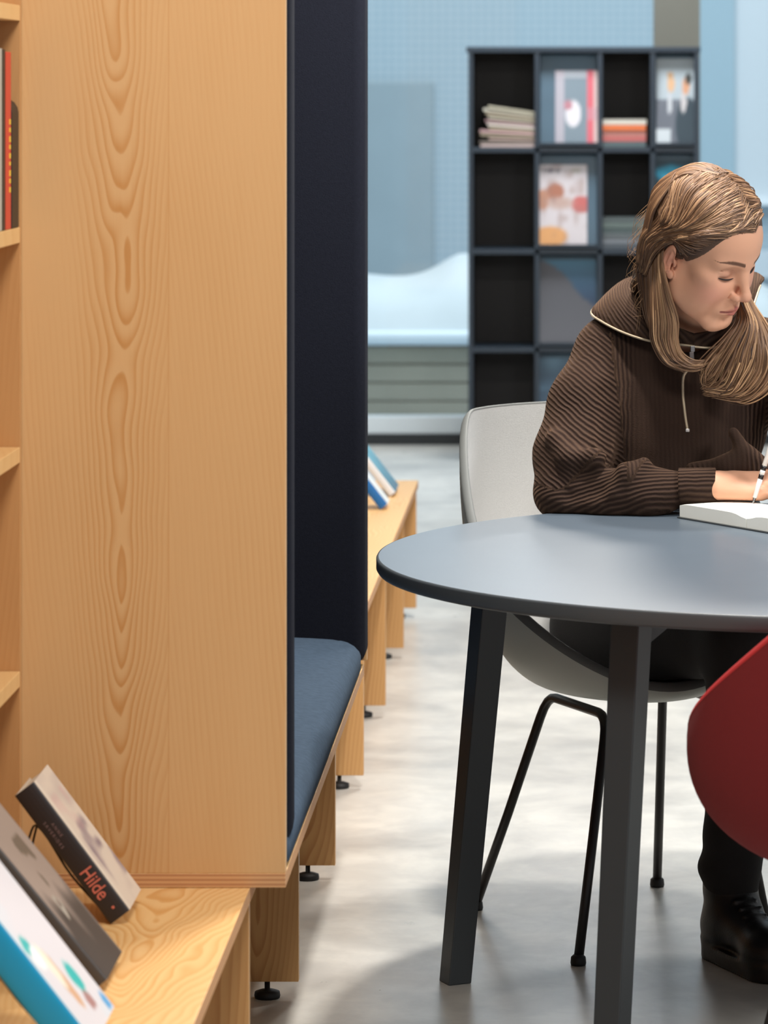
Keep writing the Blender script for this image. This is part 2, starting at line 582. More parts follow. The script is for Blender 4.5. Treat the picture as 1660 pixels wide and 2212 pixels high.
# ------------------------------------------------------------------ pine benches
BX, BZ, BT = -0.457, 0.383, 0.021
def foot(parent, x, y):
    return MB().lathe((x, y, 0), [(.0205, 0), (.0215, .004), (.0205, .010), (.012, .013), (.0045, .014), (.0045, .036)], 16).build('levelling_foot', black_rubber, parent)
def bench(label, y0, y1, panels, z_feet=.028):
    t = empty('low_bench'); tag(t, label, 'bench', 'low pine benches along the aisle')
    m = MB()
    m.box(-1.12, BX + .004, y0, y1, BZ - BT, BZ)
    o = m.build('bench_top', [wood_board, ply], t, .0012)
    for p in o.data.polygons:
        if abs(p.normal.z) < .5:
            p.material_index = 1
    for y in panels:
        q = MB().box(-1.08, BX, y, y + .021, z_feet, BZ - BT).build('panel_leg', wood_leg, t, .001)
        f = foot(q, BX - .052, y + .010); f2 = foot(q, -1.03, y + .010)
    # long rail set back under the top
    MB().box(-.80, -.78, y0 + .03, y1 - .03, .20, BZ - BT).build('under_rail', wood_side, t)
    return t
bench('low pine bench nearest the camera, leaning books on its top', 3.0, 5.285, (3.43, 4.36, 5.262))
bench('low pine bench that carries the upholstered booth', 5.286, 7.16, (6.198, 7.13))
bench('farthest low pine bench, blue books lying towards the window', 7.161, 10.74, (8.07, 8.99, 9.92, 10.69))

# ------------------------------------------------------------------ bookshelf with its end panel
SX = -0.7675
PYN = 5.236
wood_shaded = wood('pine_shaded', 0, 2, 1, cx=-.9, knots=.4, light=(190, 142, 92), dark=(172, 118, 68), seed=3.0)  # darker pine, shade inside the bookshelf put into the colour
shelf = empty('bookshelf', (0, 0, 0))
tag(shelf, 'tall open pine bookshelf at the left edge holding upright books', 'bookshelf')
zs = [1.60, 1.295, .993, .685]
for z in zs + [1.905, 2.2]:
    o = MB().box(-1.10, SX, 3.0, PYN - .021, z - .0215, z).build('shelf_board', [wood_board, ply], shelf, .001)
MB().box(-1.12, -1.10, 3.0, PYN, BZ, 2.2).build('back_panel', wood_side, shelf)
MB().box(-1.10, SX - .0005, PYN - .0200, PYN - .0012, BZ + .0005, 2.2).build('end_panel', wood_shaded, shelf)
MB().box(-1.10, SX, 3.0, 3.02, BZ, 2.2).build('end_panel', wood_panel, shelf)

# ------------------------------------------------------------------ upholstered booth
PX = -0.404
booth = empty('seating_booth')
tag(booth, 'high sided pine seating booth lined with dark navy wool', 'booth')
Z0 = BZ + .0005
o = MB().box(-1.12, PX, PYN - .001, 7.155, Z0, Z0 + .0195).build('base_board', [wood_board, ply], booth, .0008)
for p in o.data.polygons:
    if abs(p.normal.z) < .5:
        p.material_index = 1
MB().box(-1.12, PX, PYN, PYN + .019, Z0 + .0195, 2.2).build('side_panel', [wood_panel], booth, .0008)
MB().box(-1.12, PX + .003, 7.20, 7.219, Z0 + .0195, 2.2).build('side_panel', [wood_panel], booth, .0008)
MB().box(-1.12, -1.10, PYN + .02, 7.20, Z0 + .0195, 2.2).build('back_panel', wood_panel, booth)
MB().box(-1.12, PX, PYN, 7.22, 2.2, 2.22).build('roof_board', wood_board, booth)
def pad(name, x0, x1, y0, y1, z0, z1, mat, bev):
    o = MB().box(x0, x1, y0, y1, z0, z1).build(name, mat, booth, bev, 5)
    for p in o.data.polygons:
        p.use_smooth = True
    return o
pad('side_padding', -1.10, PX + .004, PYN + .022, PYN + .155, Z0 + .03, 2.19, navy, .045)
pad('side_padding', -1.10, PX + .006, 7.075, 7.197, Z0 + .03, 2.19, navy, .022)
pad('back_padding', -1.10, -1.0, PYN + .16, 7.07, Z0 + .09, 2.19, navy, .02)
# seat cushion with a rounded front corner and a seam
m = MB()
y0, y1, xf, xb = PYN + .03, 7.13, PX + .001, -1.0
ring = []
def rr(inset, rad=.10):
    pts = [(xb, y0 + inset)]
    for k in range(13):
        a = -PI / 2 + PI / 2 * k / 12
        pts.append((xf - inset - .02 + .02 * math.cos(a), y0 + inset + .02 + .02 * math.sin(a)))
    for k in range(13):
        a = PI / 2 * k / 12
        pts.append((xf - inset - rad + rad * math.cos(a), y1 - inset - rad + rad * math.sin(a)))
    pts.append((xb, y1 - inset))
    return pts
levels = [(.006, Z0 + .0205), (.0, Z0 + .028), (.0, Z0 + .052), (.003, Z0 + .060), (.010, Z0 + .069), (.018, Z0 + .075), (.022, Z0 + .0745), (.026, Z0 + .077), (.10, Z0 + .088), (.2, Z0 + .090)]
vs, fs = [], []
for ins, z in levels:
    p = rr(ins)
    n_ = len(p)
    vs += [(a, b, z) for a, b in p]
for i in range(len(levels) - 1):
    for k in range(n_):
        a, b2 = i * n_ + k, i * n_ + (k + 1) % n_
        fs.append((a, b2, b2 + n_, a + n_))
fs.append(tuple(range(n_))[::-1]); fs.append(tuple(range((len(levels) - 1) * n_, len(levels) * n_)))
m.add(vs, fs, 0, True).build('seat_cushion', navy_seat, booth)
# a crumb on the cushion and the welt of the far side pad
MB().tube([at(642, 1618, 6.0) , at(656, 1618, 6.0)], .0012, 6).build('lint', paper, booth)

# ------------------------------------------------------------------ round table
TC = Vector((0.428, 6.10, 0))
TR = 0.752
table = empty('round_table', (TC.x, TC.y, 0))
tag(table, 'large round slate grey table with slanting square legs', 'table')
prof = [(TR - .012, .7145), (TR - .003, .7170), (TR, .7215), (TR, .7365), (TR - .0015, .7393), (TR - .004, .7400)]
m = MB()
vs, fs = [], []
n = 192
for r, z in prof:
    for k in range(n):
        a = 2 * PI * k / n
        vs.append((TC.x + r * math.cos(a), TC.y + r * math.sin(a), z))
for i in range(len(prof) - 1):
    for k in range(n):
        a, b2 = i * n + k, i * n + (k + 1) % n
        fs.append((a, b2, b2 + n, a + n))
m.add(vs, fs, 1, True)
m.add([v for v in vs[:n]], [tuple(range(n))[::-1]], 1)
m.add([v for v in vs[-n:]], [tuple(range(n))], 0)
o = m.build('table_top', [slate, slate_edge], table); o.location = (-TC.x, -TC.y, 0)
def table_leg(fx, fy, tx, ty, rot):
    mb = MB()
    vs = []
    for (x, y, z, w) in ((fx, fy, 0.0, .0205), (tx, ty, .712, .0235)):
        for k in range(4):
            a = rot + PI / 4 + k * PI / 2
            vs.append((x + w * 1.414 * math.cos(a), y + w * 1.414 * math.sin(a), z))
    mb.add(vs, [(0, 1, 5, 4), (1, 2, 6, 5), (2, 3, 7, 6), (3, 0, 4, 7), (0, 3, 2, 1), (4, 5, 6, 7)])
    o = mb.build('leg', leg_paint, table, .002); o.location = (-TC.x, -TC.y, 0)
    return o
legs = []
for ang in (161, 233, 305, 17, 89):
    a = math.radians(ang)
    legs.append((TC.x + .68 * math.cos(a), TC.y + .68 * math.sin(a), TC.x + .605 * math.cos(a), TC.y + .605 * math.sin(a), a))
legs[0] = (-.205, 6.315, -.140, 6.30, math.radians(116))
legs[1] = (.044, 5.545, .079, 5.60, math.radians(63))
for L_ in legs:
    table_leg(*L_)
# steel under frame plates where the legs meet the top
for fx, fy, tx, ty, a in legs:
    mb = MB()
    d = Vector((TC.x - tx, TC.y - ty, 0)); d.normalize(); sd = Vector((-d.y, d.x, 0))
    o_ = Vector((tx, ty, .700)) - sd * .03
    mb.obox(o_, d * .30, sd * .06, Vector((0, 0, .0145)))
    q = Vector((tx, ty, 0)) - sd * .003
    base = [q + d * .02 + Vector((0, 0, .70)), q + d * .15 + Vector((0, 0, .70)), q + d * .02 + Vector((0, 0, .655))]
    mb.add(base + [p + sd * .006 for p in base], [(0, 1, 2), (5, 4, 3), (0, 3, 4, 1), (1, 4, 5, 2), (2, 5, 3, 0)])
    o = mb.build('under_frame', leg_paint, table); o.location = (-TC.x, -TC.y, 0)

# ------------------------------------------------------------------ bucket chairs
def bucket(c, face, zb, Hback, Hside, Hfront, Rb, Rs, Rf, off=0.0, nth=96, ns=24, sbk=(-.25, .62), fmk=.50):
    """bowl shaped seat shell; face = unit vector the chair looks along"""
    f = Vector((face[0], face[1], 0)).normalized()
    sd = Vector((-f.y, f.x, 0))
    vs = []
    for j in range(ns + 1):
        s = j / ns
        for k in range(nth):
            th = 2 * PI * k / nth          # 0 = behind
            cb = math.cos(th)
            wb = max(0, cb) ** 1.0
            wf = max(0, -cb)
            wsd = abs(math.sin(th))
            q_ = 0 if isinstance(sbk[1], str) else min(1, max(0, (cb - sbk[0]) / (sbk[1] - sbk[0]))); q_ = q_ * q_ * (3 - 2 * q_)
            if isinstance(sbk[1], str):
                t_ = (1 + cb) / 2
                H = Hfront + (Hback - Hfront) * (sbk[0] * t_ + (1 - sbk[0]) * t_ ** 8)
            else:
                H = Hside + (Hback - Hside) * q_ + (Hfront - Hside) * wf ** 1.1
            R = math.sqrt((Rs * math.sin(th)) ** 2 + ((Rb if cb > 0 else Rf) * cb) ** 2)
            fm_ = PI * (fmk + .02 * max(0, cb))
            ph_ = fm_ * s
            rr_ = (R - off) * math.sin(ph_) ** .9 / math.sin(fm_) ** .9
            z = zb + off + (H - zb - off * .2) * ((1 - math.cos(ph_)) / (1 - math.cos(fm_))) ** 1.25
            if cb > 0:
                rr_ *= 1.0 + 0.10 * cb * (s - 1) * 0
            d = -f * cb + sd * math.sin(th)
            vs.append(Vector((c[0], c[1], 0)) + d * rr_ + Vector((0, 0, z)))
    fs = []
    for j in range(ns):
        for k in range(nth):
            a, b2 = j * nth + k, j * nth + (k + 1) % nth
            fs.append((a, b2, b2 + nth, a + nth))
    return vs, fs, nth, ns
def bucket_chair(label, c, face, feet, tops, shell_m, in_m, edge_m, par, group=None, sbk=(-.25, .62), fmk=.50):
    t = empty('bucket_chair', (c[0], c[1], 0)); tag(t, label, 'chair', group)
    vs, fs, nth, ns = bucket(c, face, *par, sbk=sbk, fmk=fmk)
    vi, fi, _, _ = bucket(c, face, *par, off=.014, sbk=sbk, fmk=fmk)
    o = MB().add(vs, fs, 0, True).build('seat_shell', shell_m, t); o.location = (-c[0], -c[1], 0)
    o = MB().add(vi, fi, 0, True).build('upholstery', in_m, t); o.location = (-c[0], -c[1], 0)
    rim = []
    ro, ri = vs[-nth:], vi[-nth:]
    rv, rf = [], []
    for k in range(nth):
        a, b2 = ro[k], ri[k]
        mid = (a + b2) / 2
        u = (a - b2) / 2
        for q in range(8):
            an = PI * q / 7
            rv.append(mid + u * math.cos(an) * 1.05 + Vector((0, 0, .0060)) * math.sin(an))
    for k in range(nth):
        for q in range(7):
            a, b2 = k * 8 + q, ((k + 1) % nth) * 8 + q
            rf.append((a, b2, b2 + 1, a + 1))
    o = MB().add(rv, rf, 0, True).build('rim', edge_m, t); o.location = (-c[0], -c[1], 0)
    # two hairpin frames
    for (fa, fb), (ta, tb) in zip(feet, tops):
        fa, fb, ta, tb = Vector(fa), Vector(fb), Vector(ta), Vector(tb)
        k1 = ta + (fa - ta) * .10; k2 = tb + (fb - tb) * .10
        m1 = ta + (tb - ta) * .14; m2 = tb + (ta - tb) * .14
        path = [fa + Vector((0, 0, .008)), (fa + k1) / 2] + [k1.lerp(ta, q).lerp(ta.lerp(m1, q), q) for q in (0, .25, .5, .75, 1)] + [m2.lerp(tb, q).lerp(tb.lerp(k2, q), q) for q in (0, .25, .5, .75, 1)] + [(fb + k2) / 2, fb + Vector((0, 0, .008))]
        o = MB().tube(path, .0085, 14).build('leg_frame', black_tube, t); o.location = (-c[0], -c[1], 0)
        for q in (fa, fb):
            g = MB().lathe(q, [(.0125, 0), (.0135, .004), (.0125, .014), (.008, .018)], 16).build('glide', black_rubber, o)
    return t
WC = (0.075, 6.785)
wf = (.392, -.92)
bucket_chair('pale grey bucket chair with black tube legs under the seated person', WC, wf,
    [((0, 6.44, 0), (-.186, 6.876, 0)), ((.333, 6.64, 0), (.147, 7.076, 0))],
    [((.050, 6.60, .397), (-.055, 6.82, .397)), ((.26, 6.70, .401), (.155, 6.93, .408))],
    pale_shell, pale_fabric, flat('dark_chair_edge', (112, 114, 112), .6),
    (.409, .895, .66, .445, .285, .288, .245), 'bucket chairs at the round table')
RC = (0.455, 5.20)
bucket_chair('red upholstered bucket chair seen from behind at the right edge', RC, (.06, 1.0),
    [((.215, 4.98, 0), (.235, 5.42, 0)), ((.70, 4.98, 0), (.68, 5.42, 0))],
    [((.33, 5.10, .42), (.33, 5.30, .42)), ((.58, 5.10, .42), (.58, 5.30, .42))],
    red_shell, red_fabric, red_fabric, (.405, .87, .634, .46, .285, .305, .25), 'bucket chairs at the round table', (.71, 'power'), .535)
# ------------------------------------------------------------------ leaning books on the benches
def leaning_book(label, foot_, ang, h, t, d, cover_rgb, spine_rgb, page_m, face_fn=None, group=None, stand=True, nu=30, nv=44, hard=.0022, name='book'):
    """foot_: lower near corner of the back board, ang: slope of the boards, h along the slope, t thickness, d width into the aisle direction"""
    P = Vector(foot_)
    u = Vector((-math.cos(ang), 0, math.sin(ang)))         # up the book
    nrm = Vector((math.sin(ang), 0, math.cos(ang)))        # out of the front cover
    dd = Vector((0, d, 0))
    r = empty(name, P); tag(r, label, 'book', group)
    def put(mb, nm, mt, bev=0):
        o = mb.build(nm, mt, r, bev); o.location = -P; return o
    cm = flat('cover_' + label[:12].replace(' ', '_'), cover_rgb, .45)
    sm = flat('spine_' + label[:12].replace(' ', '_'), spine_rgb, .45)
    mb = MB().obox(P, u * h, nrm * hard, dd, 0).obox(P + nrm * (t - hard), u * h, nrm * hard, dd, 0)
    put(mb, 'cover', cm, .0004)
    # rounded spine
    vs, fs = [], []
    for j in (0, 1):
        for k in range(9):
            a = PI * k / 8
            vs.append(P + u * h * j + nrm * (t / 2 - math.cos(a) * t / 2) - Vector((0, .0030 * math.sin(a), 0)))
    for j in (0, 1):
        for k in range(9):
            a = PI * k / 8
            vs.append(P + u * h * j + nrm * (t / 2 - math.cos(a) * (t / 2 - .0012)) + Vector((0, .0012, 0)))
    for k in range(8):
        fs.append((k, k + 1, 9 + k + 1, 9 + k)); fs.append((18 + k, 27 + k, 27 + k + 1, 18 + k + 1))
        fs.append((k, 18 + k, 18 + k + 1, k + 1)); fs.append((9 + k, 9 + k + 1, 27 + k + 1, 27 + k))
    put(MB().add(vs, fs, 0, False), 'spine', sm)
    put(MB().obox(P + u * .003 + nrm * hard + Vector((0, .002, 0)), u * (h - .006), nrm * (t - 2 * hard), Vector((0, d - .006, 0))), 'pages', page_m)
    if face_fn:
        o = rgrid('front_print', P + nrm * t + dd * 0.0 + u * .0, dd, u * h, nu, nv, face_fn, ink, r)
        o.location = -P
    return r, P, u, nrm

def vn(x, y, s=1.0, seed=0):
    """small smooth value noise for printed pictures"""
    def h(i, j):
        v = math.sin(i * 127.1 + j * 311.7 + seed * 74.7) * 43758.5453
        return v - math.floor(v)
    x *= s; y *= s
    i, j = math.floor(x), math.floor(y)
    fx, fy = x - i, y - j
    fx, fy = fx * fx * (3 - 2 * fx), fy * fy * (3 - 2 * fy)
    return (h(i, j) * (1 - fx) + h(i + 1, j) * fx) * (1 - fy) + (h(i, j + 1) * (1 - fx) + h(i + 1, j + 1) * fx) * fy
def mixc(a, b, t):
    t = max(0, min(1, t))
    return tuple(p + (q - p) * t for p, q in zip(a, b))

# cream paperback with a near black spine
def hilde_face(u, v):       # u: from spine outward, v: bottom to top
    c = (216, 200, 182)
    c = mixc(c, (120, 104, 116), 1.8 * max(0, vn(u * 2, v * 6, 2.0, 3) - .52) * (1 if .15 < v < .7 and u > .25 else .25))
    c = mixc(c, (206, 150, 150), .8 * max(0, vn(u, v, 5, 8) - .5) * (1 if .55 < v < .85 else 0))
    if u < .12:
        c = (222, 208, 190)
    return c
ang = math.atan2(.80, .598)
hp = Vector(((239 - HX) / FPX * 5.005, 5.005, BZ + .0006))
r, P, u, nrm = leaning_book('cream paperback with near-black spine leaning back on a wire stand', hp, ang, .211, .031, .128, (216, 202, 184), (40, 33, 34), paper, hilde_face)
pink = flat('salmon_lettering', (214, 116, 98), .5)
grey_let = flat('grey_lettering', (132, 106, 104), .5)
ty = Vector((0, -.0034, 0))
def spine_text(s, along, across, size, mat, parent, P, u, nrm, nm='lettering', spacing=1.0, bold=0.0, sx=1.0):
    # letters run down the spine, tops towards the front cover
    o = text(nm, s, P + u * along + nrm * across + ty, -u, nrm, size, mat, parent, spacing, .0002, bold, sx)
    o.location = -P
    return o
spine_text('Hilde', .0795, .0075, .0270, pink, r, P, u, nrm, bold=.0001, sx=.80)
spine_text('ANNE', .153, .0165, .0062, grey_let, r, P, u, nrm, spacing=1.5)
spine_text('SAVERIDES', .160, .0085, .0062, grey_let, r, P, u, nrm, spacing=1.5)
o = MB().obox(P + u * .0145 + nrm * .015 + ty - Vector((0, .0003, 0)), u * .0035, nrm * .0035, Vector((0, .0004, 0))).build('publisher_mark', pink, r); o.location = -P
# dark grey-brown hardback
def brown_face(u, v):
    c = mixc((156, 138, 126), (62, 58, 56), (.55 - v) * 3.2 + (vn(u, v, 6, 2) - .5) * 1.2)
    if .52 < v < .80 and .45 < u < .80 and vn(u * 1.4, v * 2.4, 5, 5) > .52:
        c = mixc(c, (92, 82, 70), .8)
    if .34 < v < .46 and .28 < u < .52 and vn(u, v, 26, 9) > .50:
        c = (168, 160, 146)
    if u > .94:
        c = mixc(c, (140, 132, 126), .5)
    return c
a2 = math.atan2(.772, .636)
bp_ = Vector(((239 - HX) / FPX * 4.63 - .0225, 4.63, BZ + .0006))
r2, P2, u2, n2 = leaning_book('grey-brown hardback with dark lower cover, second of three leaning books', bp_, a2, .250, .024, .146, (92, 84, 80), (70, 64, 60), paper, brown_face)
# white-covered book with a bright blue spine
def white_face(u, v):
    c = (214, 208, 210)
    c = mixc(c, (196, 216, 224), 1.2 * max(0, vn(u, v, 4, 1) - .55))
    def blob(cu, cv, ru, rv, col, k=1.0):
        nonlocal c
        q = ((u - cu) / ru) ** 2 + ((v - cv) / rv) ** 2
        if q < 1:
            c = mixc(c, col, k * min(1, (1 - q) * 4))
    blob(.16, .50, .10, .055, (60, 176, 172))
    blob(.22, .43, .13, .06, (236, 238, 234))
    blob(.38, .28, .09, .17, (206, 158, 120), .9)
    blob(.34, .36, .08, .13, (228, 226, 206), .9)
    blob(.66, .24, .11, .085, (52, 176, 170))
    blob(.60, .12, .1, .05, (150, 92, 84), .7)
    blob(.92, .05, .08, .05, (96, 160, 205))
    if u < .02:
        c = (60, 190, 220)
    return c
a3 = math.atan2(.787, .617)
Yb = 4.28
tn = .037
nrm3 = Vector((math.sin(a3), 0, math.cos(a3)))
q0 = at(0, 1995, Yb)                      # a point of the near cover edge
u3 = Vector((-math.cos(a3), 0, math.sin(a3)))
k = (q0.z - (BZ + .0008) - nrm3.z * tn) / u3.z
P3 = q0 - u3 * k - nrm3 * tn
leaning_book('white-covered hardback with bright blue spine, nearest of the leaning books', P3, a3, .262, tn, .176, (214, 208, 210), (0, 158, 216), paper, white_face)
# wire display stands behind the three books
def stand(label, P, u, nrm, y0, y1, reach=.135, back=.10):
    r = empty('book_stand', (P.x, P.y, BZ)); tag(r, label, 'book stand', 'wire book stands on the near bench')
    mb = MB()
    base = BZ + .003
    for y in (y0, y1):
        lip = Vector((P.x + .035, y, base))
        heel = Vector((P.x - .006, y, base))
        top = Vector((P.x, y, base)) + u * reach - nrm * .008
        hook = top + Vector((-.010, 0, .002)); leg = Vector((top.x - back * .35, y, base))
        mb.tube(bez([heel + Vector((.004, 0, 0)), heel, (heel + top) / 2 - nrm * .006, top, hook + Vector((-.006, 0, -.012)), leg], 5), .0016, 8)
    mb.tube([Vector((P.x - .006, y0, base)), Vector((P.x - .006, y1, base))], .0016, 8)
    lx = P.x + (u * reach - nrm * .008).x - back * .35
    mb.tube([Vector((lx, y0, base)), Vector((lx, y1, base))], .0016, 8)
    o = mb.build('wire', black_tube, r); o.location = (-P.x, -P.y, -BZ)
stand('black wire book stand propping up the cream paperback', P, u, nrm, P.y + .035, P.y + .10, .150)
stand('black wire book stand under the grey-brown hardback', P2, u2, n2, P2.y + .03, P2.y + .11, .17)
stand('black wire book stand behind the white-covered blue-spined book', P3, u3, nrm3, P3.y + .04, P3.y + .13, .18)

# two blue books towards the window
def lb(u, v):
    c = mixc((120, 180, 200), (84, 128, 150), (.5 - v) * 1.6 + .4 * vn(u, v, 5, 4))
    if v > .72 and u < .8:
        c = (206, 218, 210)
    return mixc(c, (140, 130, 150), max(0, vn(u, v, 4, 6) - .55) * 2)
fp = Vector((at(842, 1042, 10.30).x, 10.30, BZ + .0006))
leaning_book('pale teal book leaning on the farthest bench, closest to the window', fp, math.radians(52), .215, .020, .19, (140, 176, 190), (214, 214, 216), paper, lb)
fp = Vector((at(822, 1091, 9.98).x, 9.98, BZ + .0006))
leaning_book('bright blue-spined white book leaning on the farthest bench', fp, math.radians(52), .19, .024, .10, (220, 226, 230), (10, 98, 166), paper, lambda u, v: (222, 228, 230))

# ------------------------------------------------------------------ upright books on the pine bookshelf
def shelf_book(label, y0, y1, h, depth, rgb, rough=.5, xs=SX - .002, parts=True, round_top=0.0, letter=None):
    z = 1.2955
    P = Vector((xs, y0, z))
    r = empty('book', P); tag(r, label, 'book', 'upright books on the pine bookshelf')
    cm = flat('cover_' + label[:14].replace(' ', '_'), rgb, rough)
    mb = MB().box(xs - depth, xs, y0, y0 + .002, z, z + h).box(xs - depth, xs, y1 - .002, y1, z, z + h).box(xs - .002, xs, y0, y1, z, z + h)
    o = mb.build('cover', cm, r, .0007); o.location = -P
    o = MB().box(xs - depth + .004, xs - .002, y0 + .002, y1 - .002, z + .003, z + h - .004).build('pages', paper, r); o.location = -P
    if letter:
        ym = flat('yellow_lettering', (236, 190, 60), .5)
        zz = z + h * .62
        mb = MB()
        for i_, w_ in enumerate((.007, .006, .008, .006, .007, .005, .008, .006, .007)):
            mb.box(xs, xs + .0006, y1 - .016, y1 - .005, zz - .0115 * i_ - w_, zz - .0115 * i_)
        o = mb.build('lettering', ym, r)
        o.location = -P
    return r
kk = FPX * abs(SX) 
def Yof(px): return kk / (HX - px)
zt1 = at(0, 212, Yof(36)).z - 1.2955
zt2 = at(0, 112, Yof(20)).z - 1.2955
# black book with a rounded shoulder, next to the end panel
r = empty('book', (SX, 5.19, 1.2955)); tag(r, 'short black book with a rounded corner beside the end panel', 'book', 'upright books on the pine bookshelf')
mb = MB()
prof = [(0, 0), (0, zt1 - .02)] + [(-.02 + .02 * math.cos(a), zt1 - .02 + .02 * math.sin(a)) for a in (PI / 8, PI / 4, 3 * PI / 8, PI / 2)] + [(-.15, zt1), (-.15, 0)]
ya, yb_ = Yof(27.5), Yof(42)
vs = [(SX - .001 + x, y, 1.2955 + z) for y in (ya, yb_) for x, z in prof]
n_ = len(prof)
fs = [tuple(range(n_)), tuple(range(n_, 2 * n_))[::-1]] + [(i, (i + 1) % n_, (i + 1) % n_ + n_, i + n_) for i in range(n_)]
o = mb.add(vs, fs).build('cover', flat('black_book', (24, 16, 14), .5), r, .001); o.location = (-SX, -5.19, -1.2955)
o = MB().box(SX - .149, SX - .006, ya + .003, yb_ - .003, 1.2975, 1.2955 + zt1 - .0215).build('pages', paper, r); o.location = (-SX, -5.19, -1.2955)
shelf_book('tall red book with yellow spine lettering, second from the end panel', Yof(15), Yof(27), zt2, .17, (206, 62, 44), letter=True)
shelf_book('tall black book between the red and the grey book', Yof(8), Yof(14.6), zt2 + .003, .19, (28, 22, 24))
shelf_book('tall grey-white book at the very left edge', Yof(-14), Yof(7.6), zt2 + .004, .19, (178, 176, 164))
o = None

# ------------------------------------------------------------------ blue-black shelving unit with magazines
CY = 15.2
ks = CY / FPX
def cx_(px): return (px - HX) * ks
def cz_(py): return EYE - (py - HY) * ks
unit = empty('shelving_unit', (cx_(1260), CY, 0))
tag(unit, 'tall blue-black shelving unit of open cells holding magazines', 'shelf')
off = Vector((-cx_(1260), -CY, 0))
xl, xr = cx_(1012), cx_(1511)
cols = [1012, 1161, 1297, 1411, 1511]
rows = [101, 318, 538, 750, 962]
D = .34
TH = .0195
for i, px in enumerate(cols):
    x = cx_(px)
    a, b2 = (x, x + TH) if i == 0 else ((x - TH, x) if i == 4 else (x - TH / 2, x + TH / 2))
    o = MB().box(a, b2, CY, CY + D, 0.0, cz_(101)).build('side_panel' if i in (0, 4) else 'upright', case_mat, unit, .001); o.location = off
for i, py in enumerate(rows):
    z = cz_(py)
    o = MB().box(xl - (.008 if i == 0 else -TH), xr + (.006 if i == 0 else -TH), CY - (.006 if i == 0 else 0), CY + D, z - (0.022 if i == 0 else .021), z).build('top_board' if i == 0 else 'shelf_board', case_mat, unit, .001); o.location = off
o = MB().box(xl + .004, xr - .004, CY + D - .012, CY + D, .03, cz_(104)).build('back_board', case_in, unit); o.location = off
o = MB().box(xl + TH, xr - TH, CY + .03, CY + .05, 0, cz_(985)).build('plinth', case_mat, unit); o.location = off
# inner lining and sloping display flaps
for r_ in range(4):
    for c_ in (1, 3):
        x0, x1 = cx_(cols[c_]) + .012, cx_(cols[c_ + 1]) - .012 - (TH / 2 if c_ == 3 else 0)
        zt_, zb_ = cz_(rows[r_]) - .030, cz_(rows[r_ + 1]) + .006
        mb = MB().add([(x0, CY + .075, zt_), (x1, CY + .075, zt_), (x1, CY + .012, zb_), (x0, CY + .012, zb_),
                       (x0, CY + .083, zt_), (x1, CY + .083, zt_), (x1, CY + .020, zb_), (x0, CY + .020, zb_)],
                      [(0, 3, 2, 1), (4, 5, 6, 7), (0, 1, 5, 4), (2, 3, 7, 6), (0, 4, 7, 3), (1, 2, 6, 5)])
        o = mb.build('display_flap', flap_mat, unit, .001); o.location = off
        o = MB().box(x0, x1, CY - .012, CY + .018, zb_, zb_ + .012).build('display_lip', case_mat, unit, .001); o.location = off
    for c_ in (0, 2):
        x0, x1 = cx_(cols[c_]) + (TH if c_ == 0 else TH / 2), cx_(cols[c_ + 1]) - TH / 2
        for xx in (x0, x1 - .001):
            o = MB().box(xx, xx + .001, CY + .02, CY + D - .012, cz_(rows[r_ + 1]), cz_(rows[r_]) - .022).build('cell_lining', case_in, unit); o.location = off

def magazine(label, x0p, x1p, y0p, y1p, row, fn, nu=26, nv=34, group='magazines on the display flaps'):
    """a magazine standing on the lip and leaning on its flap"""
    zb_ = cz_(rows[row + 1]) + .0185
    h = (y1p - y0p) * ks
    x0, x1 = cx_(x0p), cx_(x1p)
    lean = (.075 - .012) / ((rows[row + 1] - rows[row]) * ks - .036)
    dirv = Vector((0, lean, 1)).normalized()
    o_ = Vector((x0, CY + .0055, zb_))
    r = empty('magazine', o_); tag(r, label, 'magazine', group)
    a = Vector((x1 - x0, 0, 0)); b2 = dirv * h
    back = Vector((0, 1, -lean)).normalized() * .0045
    m_ = MB().obox(o_, a, b2, back).build('pages', paper_white, r); m_.location = -o_
    p_ = rgrid('front_cover', o_, a, b2, nu, nv, fn, ink_gloss, r); p_.location = -o_
    return r
def fB(u, v):
    c = (118, 132, 142)
    if u > .76:
        c = (206, 96, 108) if u < .92 else (206, 178, 174)
        if .3 < v < .5: c = mixc(c, (190, 150, 160), .5)
    else:
        if v > .9: c = (168, 172, 180)
        q = ((u - .42) / .2) ** 2 + ((v - .40) / .2) ** 2
        if q < 1: c = mixc(c, (214, 208, 212), (1 - q) * 4)
        q = ((u - .30) / .12) ** 2 + ((v - .52) / .08) ** 2
        if q < 1: c = mixc(c, (176, 120, 130), (1 - q) * 2)
        if u < .22: c = mixc(c, (190, 176, 184), .7)
    return c
magazine('grey magazine with white figure and red stripe in the top row', 1200, 1292, 150, 308, 0, fB)
def fD(u, v):
    c = (172, 182, 188) if v > .5 else (108, 112, 122)
    def blob(cu, cv, ru, rv, col, k=4):
        nonlocal c
        q = ((u - cu) / ru) ** 2 + ((v - cv) / rv) ** 2
        if q < 1: c = mixc(c, col, (1 - q) * k)
    blob(.36, .18, .34, .36, (100, 104, 114)); blob(.80, .20, .33, .36, (44, 60, 70))
    blob(.34, .47, .07, .14, (190, 192, 196)); blob(.70, .48, .08, .14, (196, 190, 190))
    blob(.38, .70, .10, .11, (210, 168, 130)); blob(.76, .67, .10, .11, (206, 150, 116))
    blob(.83, .76, .10, .07, (52, 54, 52)); blob(.36, .80, .09, .04, (190, 150, 110))
    if u < .36 and v < .15: c = (196, 202, 206)
    return c
magazine('magazine showing two people in suits in the top right cell', 1419, 1503, 126, 310, 0, fD)
